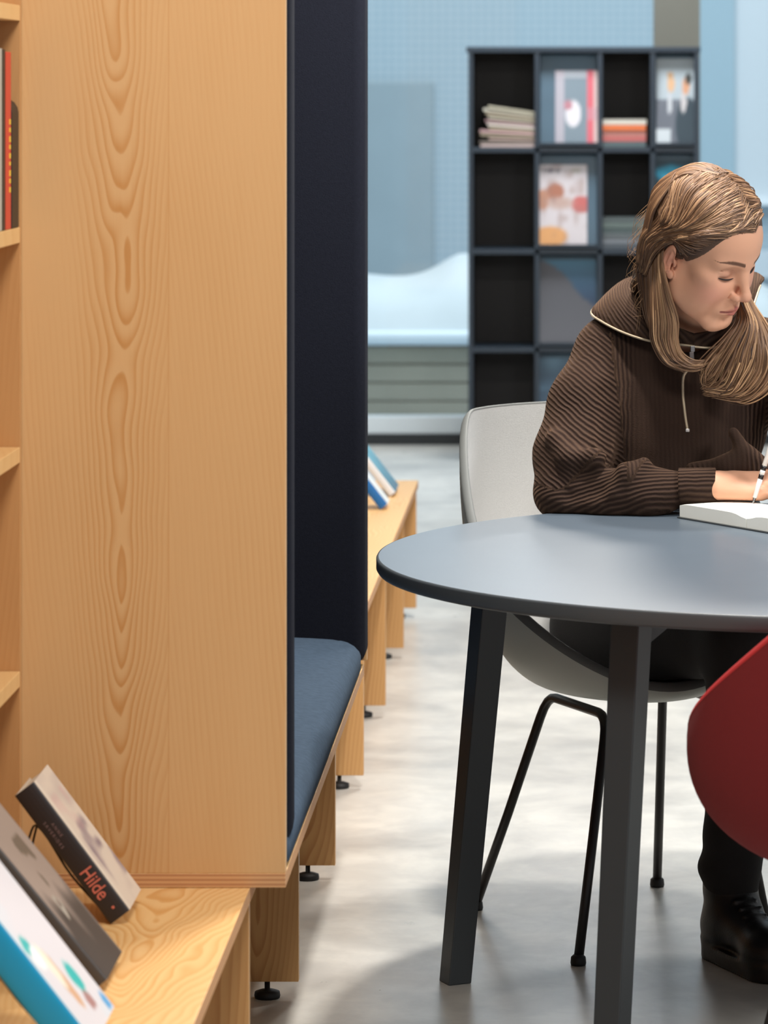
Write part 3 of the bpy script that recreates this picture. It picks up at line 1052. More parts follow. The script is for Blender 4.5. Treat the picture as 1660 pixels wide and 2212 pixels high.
def fE(u, v):
    c = (208, 198, 200)
    def blob(cu, cv, ru, rv, col, k=3):
        nonlocal c
        q = ((u - cu) / ru) ** 2 + ((v - cv) / rv) ** 2
        if q < 1: c = mixc(c, col, (1 - q) * k)
    blob(.35, .66, .20, .12, (170, 110, 88)); blob(.88, .50, .22, .12, (196, 104, 100)); blob(.1, .56, .14, .14, (200, 140, 110))
    blob(.25, .10, .38, .14, (216, 156, 100)); blob(.45, .52, .35, .10, (190, 160, 150), 1.2)
    if .90 < v < .95 and .06 < u < .45 and vn(u, 0, 30, 1) > .3: c = (130, 122, 130)
    if .90 < v < .95 and .68 < u < .85: c = (186, 178, 170)
    c = mixc(c, (150, 120, 112), max(0, vn(u, v, 9, 3) - .62) * 1.4)
    return c
magazine('pale magazine with orange and red figures in the second row', 1163, 1269, 354, 528, 1, fE)
def fT(u, v):
    return mixc((30, 62, 76), (40, 150, 182), 2.5 * max(0, 1 - abs(v - .84) * 8 - abs(u - .4)))
magazine('dark teal magazine behind the top of the reader\'s head', 1418, 1502, 345, 530, 1, fT)
def fG(u, v):
    if v > 1.02 - u * .55 + .05 * math.sin(v * 9):
        return mixc((62, 110, 134), (36, 58, 84), (1 - v) * 2)
    return mixc((92, 92, 98), (66, 66, 72), v * .6)
magazine('dark grey magazine with a blue diagonal corner in the third row', 1164, 1288, 562, 742, 2, fG)
def fH(u, v):
    return mixc((46, 70, 90), (88, 120, 140), vn(u, v, 4, 5) * (v > .6) + .1)
magazine('dark blue magazine in the fourth row behind the shoulder', 1164, 1288, 772, 952, 3, fH)
def fK(u, v): return mixc((60, 84, 100), (30, 44, 58), vn(u, v, 3, 9))
def fL(u, v): return mixc((52, 70, 86), (96, 120, 130), vn(u, v, 3, 2) * .6)

# loose piles: every magazine its own thing
def pile(n, x0p, x1p, row, htotal, cols_, jit, tilt, group, labels, seed):
    R = random.Random(seed)
    z = cz_(rows[row + 1]) + .0004
    h = htotal * ks
    th = h / n
    for i in range(n):
        w = (x1p - x0p) * ks
        x0 = cx_(x0p) + R.uniform(0, jit) * w
        x1 = cx_(x1p) - R.uniform(0, .02) * w
        lift = tilt * (i / n)
        c = Vector((x0, CY + .02 + R.uniform(0, .01), z + th * i))
        r = empty('magazine', c); tag(r, labels(i, n), 'magazine', group)
        mb = MB()
        e = Vector((x1 - x0, 0, -lift * (x1 - x0)))
        up = Vector((0, 0, th * .93))
        st = Vector((0, 0, lift * (x1 - x0)))
        mb.obox(c + st, e, Vector((0, .24, 0)), up)
        o = mb.build('pages', flat('pile_' + str(seed) + '_' + str(i), cols_[i % len(cols_)], .7), r, .0005); o.location = -c
ordn = ['lowest', 'second from the bottom', 'third from the bottom', 'fourth from the bottom', 'fifth from the bottom', 'sixth from the bottom', 'seventh from the bottom', 'eighth from the bottom', 'ninth from the bottom', 'tenth from the bottom', 'next to the top', 'topmost']
pile(12, 1032, 1163, 0, 75, [(206, 182, 176), (120, 108, 100), (196, 170, 160), (150, 136, 116), (186, 150, 150), (176, 166, 140), (210, 196, 186), (150, 120, 122), (188, 180, 160), (160, 146, 126), (206, 200, 184), (180, 172, 152)], .20, .16,
     'magazines in the untidy pile of the top left cell', lambda i, n: 'thin magazine in the slumped pile of the top left cell, ' + ordn[i], 4)
pile(5, 1299, 1398, 0, 60, [(96, 110, 112), (196, 110, 106), (206, 140, 130), (226, 120, 70), (206, 200, 188)], .02, 0,
     'magazines in the neat red and white pile', lambda i, n: ['dark magazine at the bottom of the neat top row pile', 'dusky red magazine second in the neat top row pile', 'pink magazine in the middle of the neat top row pile', 'orange magazine second from top of the neat top row pile', 'off-white magazine on top of the neat top row pile'][i], 5)
pile(6, 1299, 1405, 1, 68, [(92, 98, 104), (130, 134, 140), (100, 106, 108), (84, 96, 96), (104, 116, 112), (88, 96, 96)], .03, 0,
     'grey magazines left of the reader\'s head', lambda i, n: 'grey magazine in the second row pile beside the head, ' + ['lowest', 'second from the bottom', 'third from the bottom', 'third from the top', 'next to the top', 'topmost'][i], 6)

# ------------------------------------------------------------------ open notebook on the table
NB = empty('notebook', (at(1560, 1110, 6.6).x, 6.6, .741))
tag(NB, 'thick open white notebook lying on the table under the hand', 'notebook')
nbo = -NB.location
ca = at(1463, 1119, 0).x
def tb(px, py, z=.7402):
    Y = FPX * (EYE - z) / (py - HY)
    return Vector(((px - HX) / FPX * Y, Y, z))
c0 = tb(1463, 1119)
c1 = tb(1662, 1153)
dirx = (c1 - c0).normalized()
ndir = Vector((-dirx.y, dirx.x, 0))
Wb, Db = .205, .125
TT = .0255
c0 = c0 + Vector((0, 0, 0))
mb = MB().obox(c0 - Vector((0, 0, 0)), dirx * (2 * Wb + .004), ndir * (Db * 1.0), Vector((0, 0, .0022)))
o = mb.build('cover', flat('dark_notebook_cover', (62, 66, 68), .6), NB, .0006); o.location = nbo
def block(s0, s1, name):
    """page block curved towards the gutter"""
    vs, fs = [], []
    n_ = 14
    for i in range(n_ + 1):
        t_ = i / n_
        x = s0 + (s1 - s0) * t_
        g = t_ if s1 > s0 else t_
        hh = .0022 + (TT - .0022) * (1 - .30 * math.exp(-((g - 1) / .12) ** 2) ) - (.0035 * math.exp(-(g / .05) ** 2))
        for d_ in (.003, Db - .003):
            p = c0 + dirx * x + ndir * d_
            vs.append(p + Vector((0, 0, .0022))); vs.append(p + Vector((0, 0, hh)))
    for i in range(n_):
        a = i * 4
        fs += [(a + 1, a + 5, a + 7, a + 3), (a, a + 2, a + 6, a + 4), (a, a + 4, a + 5, a + 1), (a + 2, a + 3, a + 7, a + 6)]
    fs += [(0, 1, 3, 2), (n_ * 4, n_ * 4 + 2, n_ * 4 + 3, n_ * 4 + 1)]
    o = MB().add(vs, fs).build(name, paper_white, NB, .0006); o.location = nbo
block(.004, Wb + .001, 'page_block')
block(2 * Wb, Wb + .003, 'page_block')
# ------------------------------------------------------------------ signed distance modelling for the figure
F32 = np.float32
def V3(*a): return np.array(a, dtype=np.float64)
def sph(P, c, r):
    return np.linalg.norm(P - np.asarray(c), axis=1) - r
def ell(P, c, r, R=None):
    q = P - np.asarray(c)
    if R is not None:
        q = q @ np.asarray(R).T          # rows of R are the local axes
    r = np.asarray(r)
    k0 = np.linalg.norm(q / r, axis=1)
    k1 = np.linalg.norm(q / (r * r), axis=1) + 1e-9
    return k0 * (k0 - 1) / k1
def cone(P, a, b, ra, rb):
    a, b = np.asarray(a, float), np.asarray(b, float)
    ab = b - a
    t = np.clip(((P - a) @ ab) / (ab @ ab), 0, 1)
    return np.linalg.norm(P - a - t[:, None] * ab, axis=1) - (ra + (rb - ra) * t)
def chain(P, pts, rs, k=.01):
    d = None
    for i in range(len(pts) - 1):
        c = cone(P, pts[i], pts[i + 1], rs[i], rs[i + 1])
        d = c if d is None else smin(d, c, k)
    return d
def smin(a, b, k):
    h = np.maximum(k - np.abs(a - b), 0) / k
    return np.minimum(a, b) - h * h * k * .25
def smax(a, b, k):
    return -smin(-a, -b, k)

def mesh_sdf(f, lo, hi, h, blk=8):
    """naive surface nets over the sparse blocks that hold the surface"""
    lo, hi = np.asarray(lo, float), np.asarray(hi, float)
    nb = np.ceil((hi - lo) / (h * blk)).astype(int)
    n = nb * blk + 1
    B = np.stack(np.meshgrid(*[np.arange(k) for k in nb], indexing='ij'), -1).reshape(-1, 3)
    cen = lo + (B + .5) * h * blk
    dc = np.concatenate([f(cen[i:i + 20000]) for i in range(0, len(cen), 20000)])
    act = np.abs(dc) < h * blk * 1.35
    V = np.empty(n, dtype=F32)
    V[:] = 1
    S = np.where(dc.reshape(nb) < 0, -1.0, 1.0).astype(F32)
    V[:-1, :-1, :-1] = np.repeat(np.repeat(np.repeat(S, blk, 0), blk, 1), blk, 2)
    g = np.stack(np.meshgrid(*[np.arange(blk + 1)] * 3, indexing='ij'), -1).reshape(-1, 3)
    for ch in range(0, int(act.sum()), 200):
        bb = B[act][ch:ch + 200]
        idx = (bb[:, None, :] * blk + g[None]).reshape(-1, 3)
        V[idx[:, 0], idx[:, 1], idx[:, 2]] = f(lo + idx * h).astype(F32)
    s = V < 0
    cnt = sum(s[i:n[0] - 1 + i, j:n[1] - 1 + j, k:n[2] - 1 + k].astype(np.int8) for i in (0, 1) for j in (0, 1) for k in (0, 1))
    cells = np.argwhere((cnt > 0) & (cnt < 8))
    vid = np.full(tuple(n - 1), -1, dtype=np.int64)
    vid[cells[:, 0], cells[:, 1], cells[:, 2]] = np.arange(len(cells))
    acc = np.zeros((len(cells), 3)); num = np.zeros(len(cells))
    cor = [(i, j, k) for i in (0, 1) for j in (0, 1) for k in (0, 1)]
    for a in cor:
        for ax in range(3):
            if a[ax]:
                continue
            b = list(a); b[ax] = 1
            va = V[cells[:, 0] + a[0], cells[:, 1] + a[1], cells[:, 2] + a[2]]
            vb = V[cells[:, 0] + b[0], cells[:, 1] + b[1], cells[:, 2] + b[2]]
            m = (va < 0) != (vb < 0)
            t = np.zeros(len(cells)); t[m] = va[m] / (va[m] - vb[m])
            p = np.array(a, float)[None].repeat(len(cells), 0); p[:, ax] += t
            acc[m] += p[m]; num[m] += 1
    verts = lo + (cells + acc / num[:, None]) * h
    quads = []
    for ax in range(3):
        o1, o2 = (ax + 1) % 3, (ax + 2) % 3
        sl0 = [slice(None)] * 3; sl1 = [slice(None)] * 3
        sl0[ax] = slice(0, n[ax] - 1); sl1[ax] = slice(1, n[ax])
        d = s[tuple(sl0)] != s[tuple(sl1)]
        e = np.argwhere(d)
        e = e[(e[:, o1] > 0) & (e[:, o2] > 0) & (e[:, o1] < n[o1] - 1) & (e[:, o2] < n[o2] - 1)]
        q = []
        for d1, d2 in ((0, 0), (1, 0), (1, 1), (0, 1)):
            c = e.copy(); c[:, o1] -= 1 - d1; c[:, o2] -= 1 - d2
            q.append(vid[c[:, 0], c[:, 1], c[:, 2]])
        q = np.stack(q, 1)
        neg = s[e[:, 0], e[:, 1], e[:, 2]]
        q[~neg] = q[~neg][:, ::-1]
        quads.append(q[(q >= 0).all(1)])
    return verts, np.concatenate(quads)

def mesh_obj(name, parts, mat, parent=None, attrs=None, smooth_it=0, offset=(0, 0, 0)):
    """parts: list of (verts, quads); attrs: {name: list of per vertex arrays}"""
    vs = np.concatenate([p[0] for p in parts]); off_ = 0; qs = []
    for v, q in parts:
        qs.append(q + off_); off_ += len(v)
    qs = np.concatenate(qs)
    me = bpy.data.meshes.new(name)
    me.vertices.add(len(vs)); me.vertices.foreach_set('co', (vs - np.asarray(offset)).astype(F32).ravel())
    me.loops.add(len(qs) * 4); me.loops.foreach_set('vertex_index', qs.astype(np.int32).ravel())
    me.polygons.add(len(qs)); me.polygons.foreach_set('loop_start', (np.arange(len(qs)) * 4).astype(np.int32))
    me.polygons.foreach_set('loop_total', np.full(len(qs), 4, np.int32))
    me.polygons.foreach_set('use_smooth', np.ones(len(qs), bool))
    me.update(calc_edges=True); me.validate()
    me.materials.append(mat)
    for an, arrs in (attrs or {}).items():
        a = np.concatenate(arrs)
        if a.ndim == 1:
            t = me.attributes.new(an, 'FLOAT', 'POINT'); t.data.foreach_set('value', a.astype(F32))
        else:
            if a.shape[1] == 3:
                a = np.concatenate([a, np.ones((len(a), 1))], 1)
            t = me.color_attributes.new(an, 'FLOAT_COLOR', 'POINT'); t.data.foreach_set('color', a.astype(F32).ravel())
    o = link(name, me, parent)
    if smooth_it:
        md = o.modifiers.new('smooth', 'SMOOTH'); md.iterations = smooth_it; md.factor = .5
    return o

# ------------------------------------------------------------------ the seated reader: pose
HO = V3(.2150, 6.66, 1.199)                       # between the ears
HF = V3(0.692, -0.536, -0.483); HL = V3(0.675, 0.717, 0.172); HU = V3(0.254, -0.445, 0.8585)
HR = np.stack([HF, HL, HU])                       # rows: forward, her left, up
def to_head(P): return (P - HO) @ HR.T
def from_head(q): return HO + np.asarray(q) @ HR
sR, sL = V3(.040, 6.86, 1.020), V3(.365, 6.86, 1.010)
eR, eL = V3(-.026, 6.715, .785), V3(.500, 6.72, .80)
wR, wL = V3(.236, 6.640, .795), V3(.450, 6.60, .825)
neckb = V3(.190, 6.835, 1.085)
pelvis = V3(.13, 6.90, .54)

def head_sdf(P):
    """P in head coordinates (forward, left, up)"""
    x, y, z = P[:, 0], np.abs(P[:, 1]), P[:, 2]
    S = np.stack([x, y, z], 1)                     # mirrored
    d = ell(S, (-.004, 0, .056), (.097, .0755, .086))
    d = smin(d, ell(S, (.050, 0, .052), (.050, .056, .062)), .03)          # forehead
    d = smin(d, ell(S, (.030, 0, -.020), (.066, .059, .080)), .03)
    d = smin(d, cone(S, (.000, .052, -.030), (.020, .050, -.056), .015, .014), .03)   # jaw angle
    d = smin(d, cone(S, (.020, .050, -.056), (.072, .018, -.094), .014, .015), .025)
    d = smin(d, ell(S, (.078, 0, -.094), (.0165, .021, .016)), .022)       # chin
    d = smin(d, ell(S, (.064, .036, -.022), (.026, .024, .024)), .028)     # cheek
    d = smin(d, ell(S, (.050, .044, -.052), (.026, .018, .028)), .026)
    d = smin(d, ell(S, (.056, .0475, .004), (.018, .018, .012)), .022)     # cheek bone
    d = smin(d, cone(S, (.0905, .010, .034), (.074, .044, .036), .0085, .0075), .018)  # brow
    d = smax(d, -ell(S, (.1035, .0315, .014), (.0175, .019, .0135)), .016)  # socket
    d = smin(d, ell(S, (.0775, .0315, .0165), (.0125, .0148, .0118)), .0055)  # lid over eyeball
    # lid crease and lash line
    d = smax(d, -cone(S, (.0885, .022, .0255), (.0815, .045, .0235), .0012, .0012), .003)
    d = smax(d, -cone(S, (.0935, .022, .0078), (.0850, .0455, .0095), .0010, .0010), .003)
    # nose
    d = smin(d, cone(S, (.090, 0, .032), (.1015, 0, .008), .0080, .0075), .014)
    d = smin(d, cone(S, (.1005, 0, .012), (.1165, 0, -.0165), .0068, .0088), .010)
    d = smin(d, ell(S, (.1190, 0, -.0215), (.0088, .0095, .0080)), .007)
    d = smin(d, ell(S, (.1045, .0128, -.0275), (.0105, .0060, .0072)), .010)
    d = smin(d, cone(S, (.100, 0, -.034), (.113, 0, -.029), .005, .0045), .006)
    d = smax(d, -ell(S, (.1085, .0070, -.0350), (.0050, .0028, .0034)), .003)
    d = smax(d, -cone(S, (.0985, .0190, -.0225), (.0955, .0190, -.031), .0004, .0005), .004)
    # mouth
    d = smin(d, ell(S, (.0835, 0, -.060), (.019, .026, .021)), .018)
    d = smax(d, -cone(S, (.107, 0, -.0405), (.104, 0, -.0495), .0022, .0026), .004)
    d = smin(d, cone(S, (.1025, .004, -.0540), (.0925, .0215, -.0600), .0048, .0022), .005)
    d = smin(d, cone(S, (.1000, 0, -.0655), (.0920, .0185, -.0628), .0058, .0026), .005)
    d = smax(d, -cone(S, (.1095, 0, -.0600), (.0945, .0245, -.0612), .0016, .0014), .0025)
    d = smax(d, -ell(S, (.101, 0, -.079), (.008, .018, .006)), .012)
    # ears
    er = np.stack([V3(.90, .38, -.22), V3(-.42, .90, 0), V3(.2, .09, .97)])
    er = er / np.linalg.norm(er, axis=1)[:, None]
    e = ell(S, (-.008, .0775, .002), (.0185, .0065, .031), er)
    e = smax(e, -ell(S, (-.001, .0845, .004), (.0115, .0065, .0215), er), .004)
    e = smin(e, ell(S, (-.0045, .0785, .005), (.0030, .0042, .0175), er), .004)      # antihelix
    e = smin(e, ell(S, (.0055, .0760, -.001), (.0040, .0045, .0075)), .004)
    e = smax(e, -ell(S, (.0020, .0815, -.004), (.0050, .0055, .0085)), .003)
    e = smin(e, ell(S, (.0030, .0755, -.0250), (.0075, .0045, .0085)), .005)          # lobe
    d = smin(d, e, .006)
    return d
def head_world(P):
    d = head_sdf(to_head(P))
    nk = cone(P, from_head((-.020, 0, -.040)), neckb + V3(.004, -.005, 0), .050, .058)
    d = smin(d, nk, .022)
    d = smin(d, cone(P, from_head((.020, 0, -.075)), neckb + V3(.03, -.055, -.02), .030, .034), .03)
    return d

# hands: palm down, fingers curling over what they hold
def hand_chain(w, fwd, up, side, curl, spread=1.0, length=1.0, thumb=(.55, .55), droop=0.0):
    """w wrist, fwd towards the knuckles, up = back of the hand, side = towards the thumb; returns joint chains"""
    w, fwd, up, side = (np.asarray(q, float) for q in (w, fwd, up, side))
    fwd = fwd / np.linalg.norm(fwd); side = side - fwd * (side @ fwd); side /= np.linalg.norm(side); up = up - fwd * (up @ fwd) - side * (up @ side); up /= np.linalg.norm(up)
    L = length
    chains = []
    spec = [(.026, .080, (.038, .024, .020), (.0088, .0080, .0072, .0062)),
            (.009, .084, (.042, .027, .021), (.0090, .0082, .0073, .0063)),
            (-.009, .080, (.039, .025, .020), (.0086, .0078, .0070, .0060)),
            (-.026, .072, (.031, .019, .018), (.0078, .0070, .0062, .0054))]
    palm = []
    for i, (s, f, seg, rr) in enumerate(spec):
        k = w + side * s * L + fwd * f * L + up * (.002 - .004 * abs(i - 1.2) ** 2 * .3)
        dirv = fwd + side * (s * 3.0 * spread)
        dirv /= np.linalg.norm(dirv)
        pts = [k]; a = curl[i][0]
        for j, sl in enumerate(seg):
            dv = dirv * math.cos(a) - up * math.sin(a)
            pts.append(pts[-1] + dv * sl * L)
            a += curl[i][j + 1] if j + 1 < len(curl[i]) else .3
        chains.append((pts, [r_ * L for r_ in rr]))
        palm.append(k)
    t0 = w + side * .020 * L + fwd * .022 * L - up * .008
    td = fwd * math.cos(thumb[0]) + side * math.sin(thumb[0]) - up * thumb[1]
    td /= np.linalg.norm(td)
    t1 = t0 + td * .042 * L
    td2 = td + fwd * .55; td2 /= np.linalg.norm(td2)
    t2 = t1 + td2 * .030 * L; td3 = td2 + fwd * .3 - up * .1; td3 /= np.linalg.norm(td3)
    t3 = t2 + td3 * .024 * L
    chains.append(([t0, t1, t2, t3], [.0145 * L, .0110 * L, .0095 * L, .0078 * L]))
    return w, palm, chains, (fwd, up, side)
HRt = hand_chain(wR + V3(.012, -.002, .0), (1, -.10, .03), (.0, -.50, 1), (.05, 1, .5), [(.10, .30, .25), (.16, .32, .3), (.22, .34, .3), (.30, .34, .3)], .55, 1.0, (.45, .30))
HLt = hand_chain(wL + V3(-.004, -.006, 0), (-.55, -.80, -.05), (.35, -.15, .92), (-.80, .55, .15), [(.45, .95, .6), (.70, 1.1, .7), (.85, 1.2, .8), (.95, 1.2, .8)], .5, .98, (.35, .55))
def hand_sdf(P, Hd):
    w, palm, chains, (f, u, s) = Hd
    d = None
    for i, k in enumerate(palm):
        c = cone(P, w + s * (.016 - .010 * i) - u * .003, k - u * .004, .0165, .0112)
        d = c if d is None else smin(d, c, .012)
    fing = None
    for pts, rr in chains[:4]:
        c = chain(P, pts, rr, .003)
        fing = c if fing is None else smin(fing, c, .0022)
    d = smin(d, fing, .008)
    pts, rr = chains[4]
    d = smin(d, chain(P, pts, rr, .006), .012)
    return d
def body_core(P):
    """torso, arms and legs under the clothes"""
    d = cone(P, pelvis, V3(.175, 6.895, .86), .105, .105)
    d = smin(d, ell(P, V3(.185, 6.88, .94), (.135, .088, .13)), .06)
    d = smin(d, cone(P, sR + V3(.03, 0, 0), sL - V3(.03, 0, 0), .045, .045), .06)
    d = smin(d, cone(P, neckb - V3(0, 0, .04), neckb + V3(.004, -.01, .01), .062, .056), .04)
    for s_, e_, w_ in ((sR, eR, wR), (sL, eL, wL)):
        d = smin(d, cone(P, s_ + V3(0, .01, -.01), e_ + V3(.006, .012, 0), .036, .028), .03)
        d = smin(d, cone(P, e_ + V3(.006, .012, 0), w_, .025, .019), .012)
    return d
def arms_hands(P):
    d = body_core(P)
    d = smin(d, smin(cone(P, wR - V3(.03, 0, 0), wR + V3(.02, -.003, 0), .0195, .0195), cone(P, wL - V3(-.0, -.03, 0), wL + V3(-.012, -.014, 0), .024, .020), .001), .014)
    d = smin(d, hand_sdf(P, HRt), .010)
    d = smin(d, hand_sdf(P, HLt), .010)
    return d
hipR, hipL = V3(.045, 6.86, .515), V3(.215, 6.90, .515)
knR, knL = V3(.285, 6.45, .555), V3(.470, 6.47, .555)
anR, anL = V3(.262, 6.475, .115), V3(.470, 6.38, .115)
def legs_core(P):
    d = cone(P, hipR, knR, .080, .056)
    d = smin(d, cone(P, hipL, knL, .080, .056), .02)
    d = smin(d, cone(P, knR, anR, .050, .028), .03)
    d = smin(d, cone(P, knL, anL, .050, .028), .03)
    return d
def body_all(P):
    d = arms_hands(P)
    m = P[:, 2] < .80
    if m.any():
        d[m] = smin(d[m], legs_core(P[m]), .05)
    m = P[:, 2] > .95
    if m.any():
        d[m] = smin(d[m], head_world(P[m]), .02)
    return d

def skin_tint(P):
    q = to_head(P)
    base = np.array(lin((224, 168, 136))[:3])
    n = len(P)
    c = np.repeat(base[None], n, 0)
    def mixin(w, rgb):
        nonlocal c
        w = np.clip(w, 0, 1)[:, None]
        c = c * (1 - w) + np.array(lin(rgb)[:3])[None] * w
    S = np.stack([q[:, 0], np.abs(q[:, 1]), q[:, 2]], 1)
    g = lambda c_, r: np.exp(-(((S - np.array(c_)) / np.array(r)) ** 2).sum(1))
    mixin(g((.075, .046, -.024), (.03, .024, .024)) * .55, (214, 138, 122))
    mixin(g((.118, 0, -.028), (.014, .014, .012)) * .45, (214, 140, 122))
    mixin(g((-.005, .080, .0), (.02, .014, .034)) * .5, (212, 132, 112))
    lip = np.minimum(cone(S, (.1035, .002, -.0550), (.0935, .0225, -.0605), .0052, .0026), cone(S, (.1015, 0, -.0650), (.0925, .0200, -.0625), .0060, .0026))
    mixin(np.clip((.0014 - lip) / .0016, 0, 1) * .85, (186, 104, 98))
    mixin((np.clip((.0016 - cone(S, (.1095, 0, -.0600), (.0945, .0245, -.0612), .0010, .0010)) / .0012, 0, 1)) * .7, (120, 58, 54))
    mixin(g((.088, .033, .016), (.012, .016, .012)) * .30, (190, 130, 112))
    # brows and lashes: hair coloured
    zb = .0385 + .0055 * np.sin(np.clip((S[:, 1] - .012) / .042, 0, 1) * PI * .8)
    th = np.where(S[:, 1] < .036, .0046, .0046 * np.clip((.060 - S[:, 1]) / .024, 0, 1))
    br = np.clip(1 - np.abs(S[:, 2] - zb) / np.maximum(th, 1e-5), 0, 1) * (S[:, 1] > .0115) * (S[:, 1] < .060) * (S[:, 0] > .04)
    mixin(np.clip(br * 2.2, 0, 1) * .92, (88, 58, 42))
    return c

def skin_material():
    m, nt, b = newmat('skin')
    a = N(nt, 'ShaderNodeAttribute', attribute_name='Col')
    nt.links.new(a.outputs['Color'], b.inputs['Base Color'])
    b.inputs['Roughness'].default_value = .48
    b.inputs['Specular IOR Level'].default_value = .35
    b.inputs['Subsurface Weight'].default_value = .05
    b.inputs['Subsurface Radius'].default_value = (.012, .005, .003)
    b.inputs['Subsurface Scale'].default_value = .6
    tc = N(nt, 'ShaderNodeTexCoord')
    t = N(nt, 'ShaderNodeTexNoise'); t.inputs['Scale'].default_value = 600; t.inputs['Detail'].default_value = 2
    nt.links.new(tc.outputs['Object'], t.inputs['Vector'])
    bp = N(nt, 'ShaderNodeBump'); bp.inputs['Strength'].default_value = .10; bp.inputs['Distance'].default_value = .0006
    nt.links.new(t.outputs['Fac'], bp.inputs['Height']); nt.links.new(bp.outputs[0], b.inputs['Normal'])
    return m
person = empty('person', (.13, 6.80, .44))
tag(person, 'person in a brown ribbed half-zip sweater reading at the round table, long fair brown hair', 'person')
PO = np.array(person.location)
skin = skin_material()

def clip_join(f, boxes):
    """mesh one field at several resolutions: (lo, hi, h, keep) and join"""
    out = []
    for lo, hi, h in boxes:
        out.append(mesh_sdf(f, lo, hi, h))
    return out
# one continuous body surface: a coarse net, with the head and hands at finer pitch
head_part = mesh_sdf(body_all, (.045, 6.46, 1.045), (.370, 6.90, 1.375), .00165)
def cut(part, fn):
    v, q = part
    keep = ~fn(v)
    kq = q[keep[q].all(1)]
    used = np.zeros(len(v), bool); used[kq.ravel()] = True
    idx = np.cumsum(used) - 1
    return v[used], idx[kq]
hand_part = mesh_sdf(body_all, (.205, 6.44, .742), (.50, 6.72, .890), .0018)
core_part = mesh_sdf(body_all, (-.10, 6.30, .05), (.60, 7.06, 1.09), .006)
inh = lambda v: (v[:, 0] > .209) & (v[:, 0] < .496) & (v[:, 1] < 6.716) & (v[:, 2] > .746) & (v[:, 2] < .886)
core_part = cut(core_part, lambda v: (v[:, 2] > 1.052) | inh(v))
head_part = cut(head_part, lambda v: (v[:, 2] < 1.047))
hand_part = cut(hand_part, lambda v: (v[:, 1] > 6.719) | (v[:, 0] < .2065) | (v[:, 0] > .4985) | (v[:, 2] < .7435) | (v[:, 2] > .8885))
pr = [head_part, hand_part, core_part]
mesh_obj('body', pr, skin, person, {'Col': [skin_tint(p[0]) for p in pr]}, offset=PO)

# ------------------------------------------------------------------ sweater
def ray_hit(f, px, py, y0=6.3, y1=7.1, n=400):
    """where the sight line of a photograph pixel first meets a surface"""
    Y = np.linspace(y0, y1, n)
    P = np.stack([(px - HX) / FPX * Y, Y, EYE - (py - HY) / FPX * Y], 1)
    d = f(P)
    i = np.argmax(d < 0)
    if not (d < 0).any():
        return None
    return P[i]
def PX3(px, py, Y): return np.array(at(px, py, Y))
def sweater_sdf(P):
    d = ell(P, V3(.185, 6.885, .93), (.165, .115, .19))
    d = smin(d, cone(P, V3(.15, 6.90, .62), V3(.175, 6.895, .84), .135, .135), .06)
    d = smin(d, cone(P, sR + V3(.045, .0, -.015), sL - V3(.045, 0, .015), .060, .062), .07)
    d = smin(d, cone(P, neckb - V3(.0, -.01, .03), neckb + V3(.004, -.01, .005), .085, .078), .05)
    # her right sleeve, hanging full and resting on the table
    a1 = chain(P, [sR + V3(.012, 0, -.012), PX3(1268, 875, 6.80), PX3(1238, 985, 6.755), PX3(1222, 1062, 6.71)], [.058, .062, .063, .049], .04)
    d = smin(d, a1, .045)
    f1 = chain(P, [PX3(1208, 1066, 6.71), PX3(1320, 1072, 6.68), PX3(1400, 1066, 6.66), PX3(1470, 1056, 6.655)], [.043, .044, .041, .031], .03)
    d = smin(d, f1, .022)
    # folds: a roll of knit across the elbow, a hollow under it
    d = smin(d, chain(P, [PX3(1196, 948, 6.70), PX3(1228, 990, 6.675), PX3(1285, 990, 6.665), PX3(1318, 972, 6.69)], [.013, .015, .014, .010], .02), .020)
    d = smin(d, chain(P, [PX3(1330, 1062, 6.635), PX3(1352, 1022, 6.635), PX3(1392, 1000, 6.65)], [.010, .014, .010], .02), .022)
    d = smax(d, -chain(P, [PX3(1172, 1010, 6.655), PX3(1200, 1040, 6.64), PX3(1262, 1040, 6.63), PX3(1306, 1022, 6.625)], [.004, .010, .011, .005], .02), .03)
    d = smax(d, -chain(P, [PX3(1232, 1072, 6.655), PX3(1292, 1058, 6.635)], [.007, .008], .02), .02)
    d = smax(d, -chain(P, [PX3(1318, 850, 6.73), PX3(1320, 940, 6.70), PX3(1314, 985, 6.70)], [.010, .014, .010], .02), .035)
    # her left sleeve
    d = smin(d, chain(P, [sL + V3(-.012, 0, -.012), V3(.436, 6.80, .90), eL], [.064, .066, .060], .04), .045)
    d = smin(d, chain(P, [eL, PX3(1790, 1060, 6.68), wL + V3(.045, .045, .0)], [.056, .048, .036], .03), .022)
    d = smin(d, chain(P, [PX3(1585, 935, 6.72), PX3(1618, 985, 6.69), PX3(1650, 1022, 6.67)], [.010, .012, .012], .02), .020)
    d = smin(d, chain(P, [PX3(1500, 1020, 6.72), PX3(1575, 1010, 6.70), PX3(1640, 1020, 6.68)], [.018, .020, .022], .02), .03)
    # chest drape
    d = smin(d, chain(P, [PX3(1560, 850, 6.77), PX3(1520, 960, 6.775)], [.010, .014], .02), .03)
    d = smin(d, chain(P, [PX3(1380, 820, 6.785), PX3(1410, 960, 6.79)], [.008, .012], .02), .03)
    # lies on the table top
    tab = np.where(np.hypot(P[:, 0] - TC.x, P[:, 1] - TC.y) < TR + .01, .7405 - P[:, 2], -1.0)
    d = smax(d, tab, .006)
    # neck opening
    d = smax(d, -cone(P, neckb + V3(.004, -.012, -.03), from_head((-.02, 0, -.05)), .0655, .075), .008)
    return d
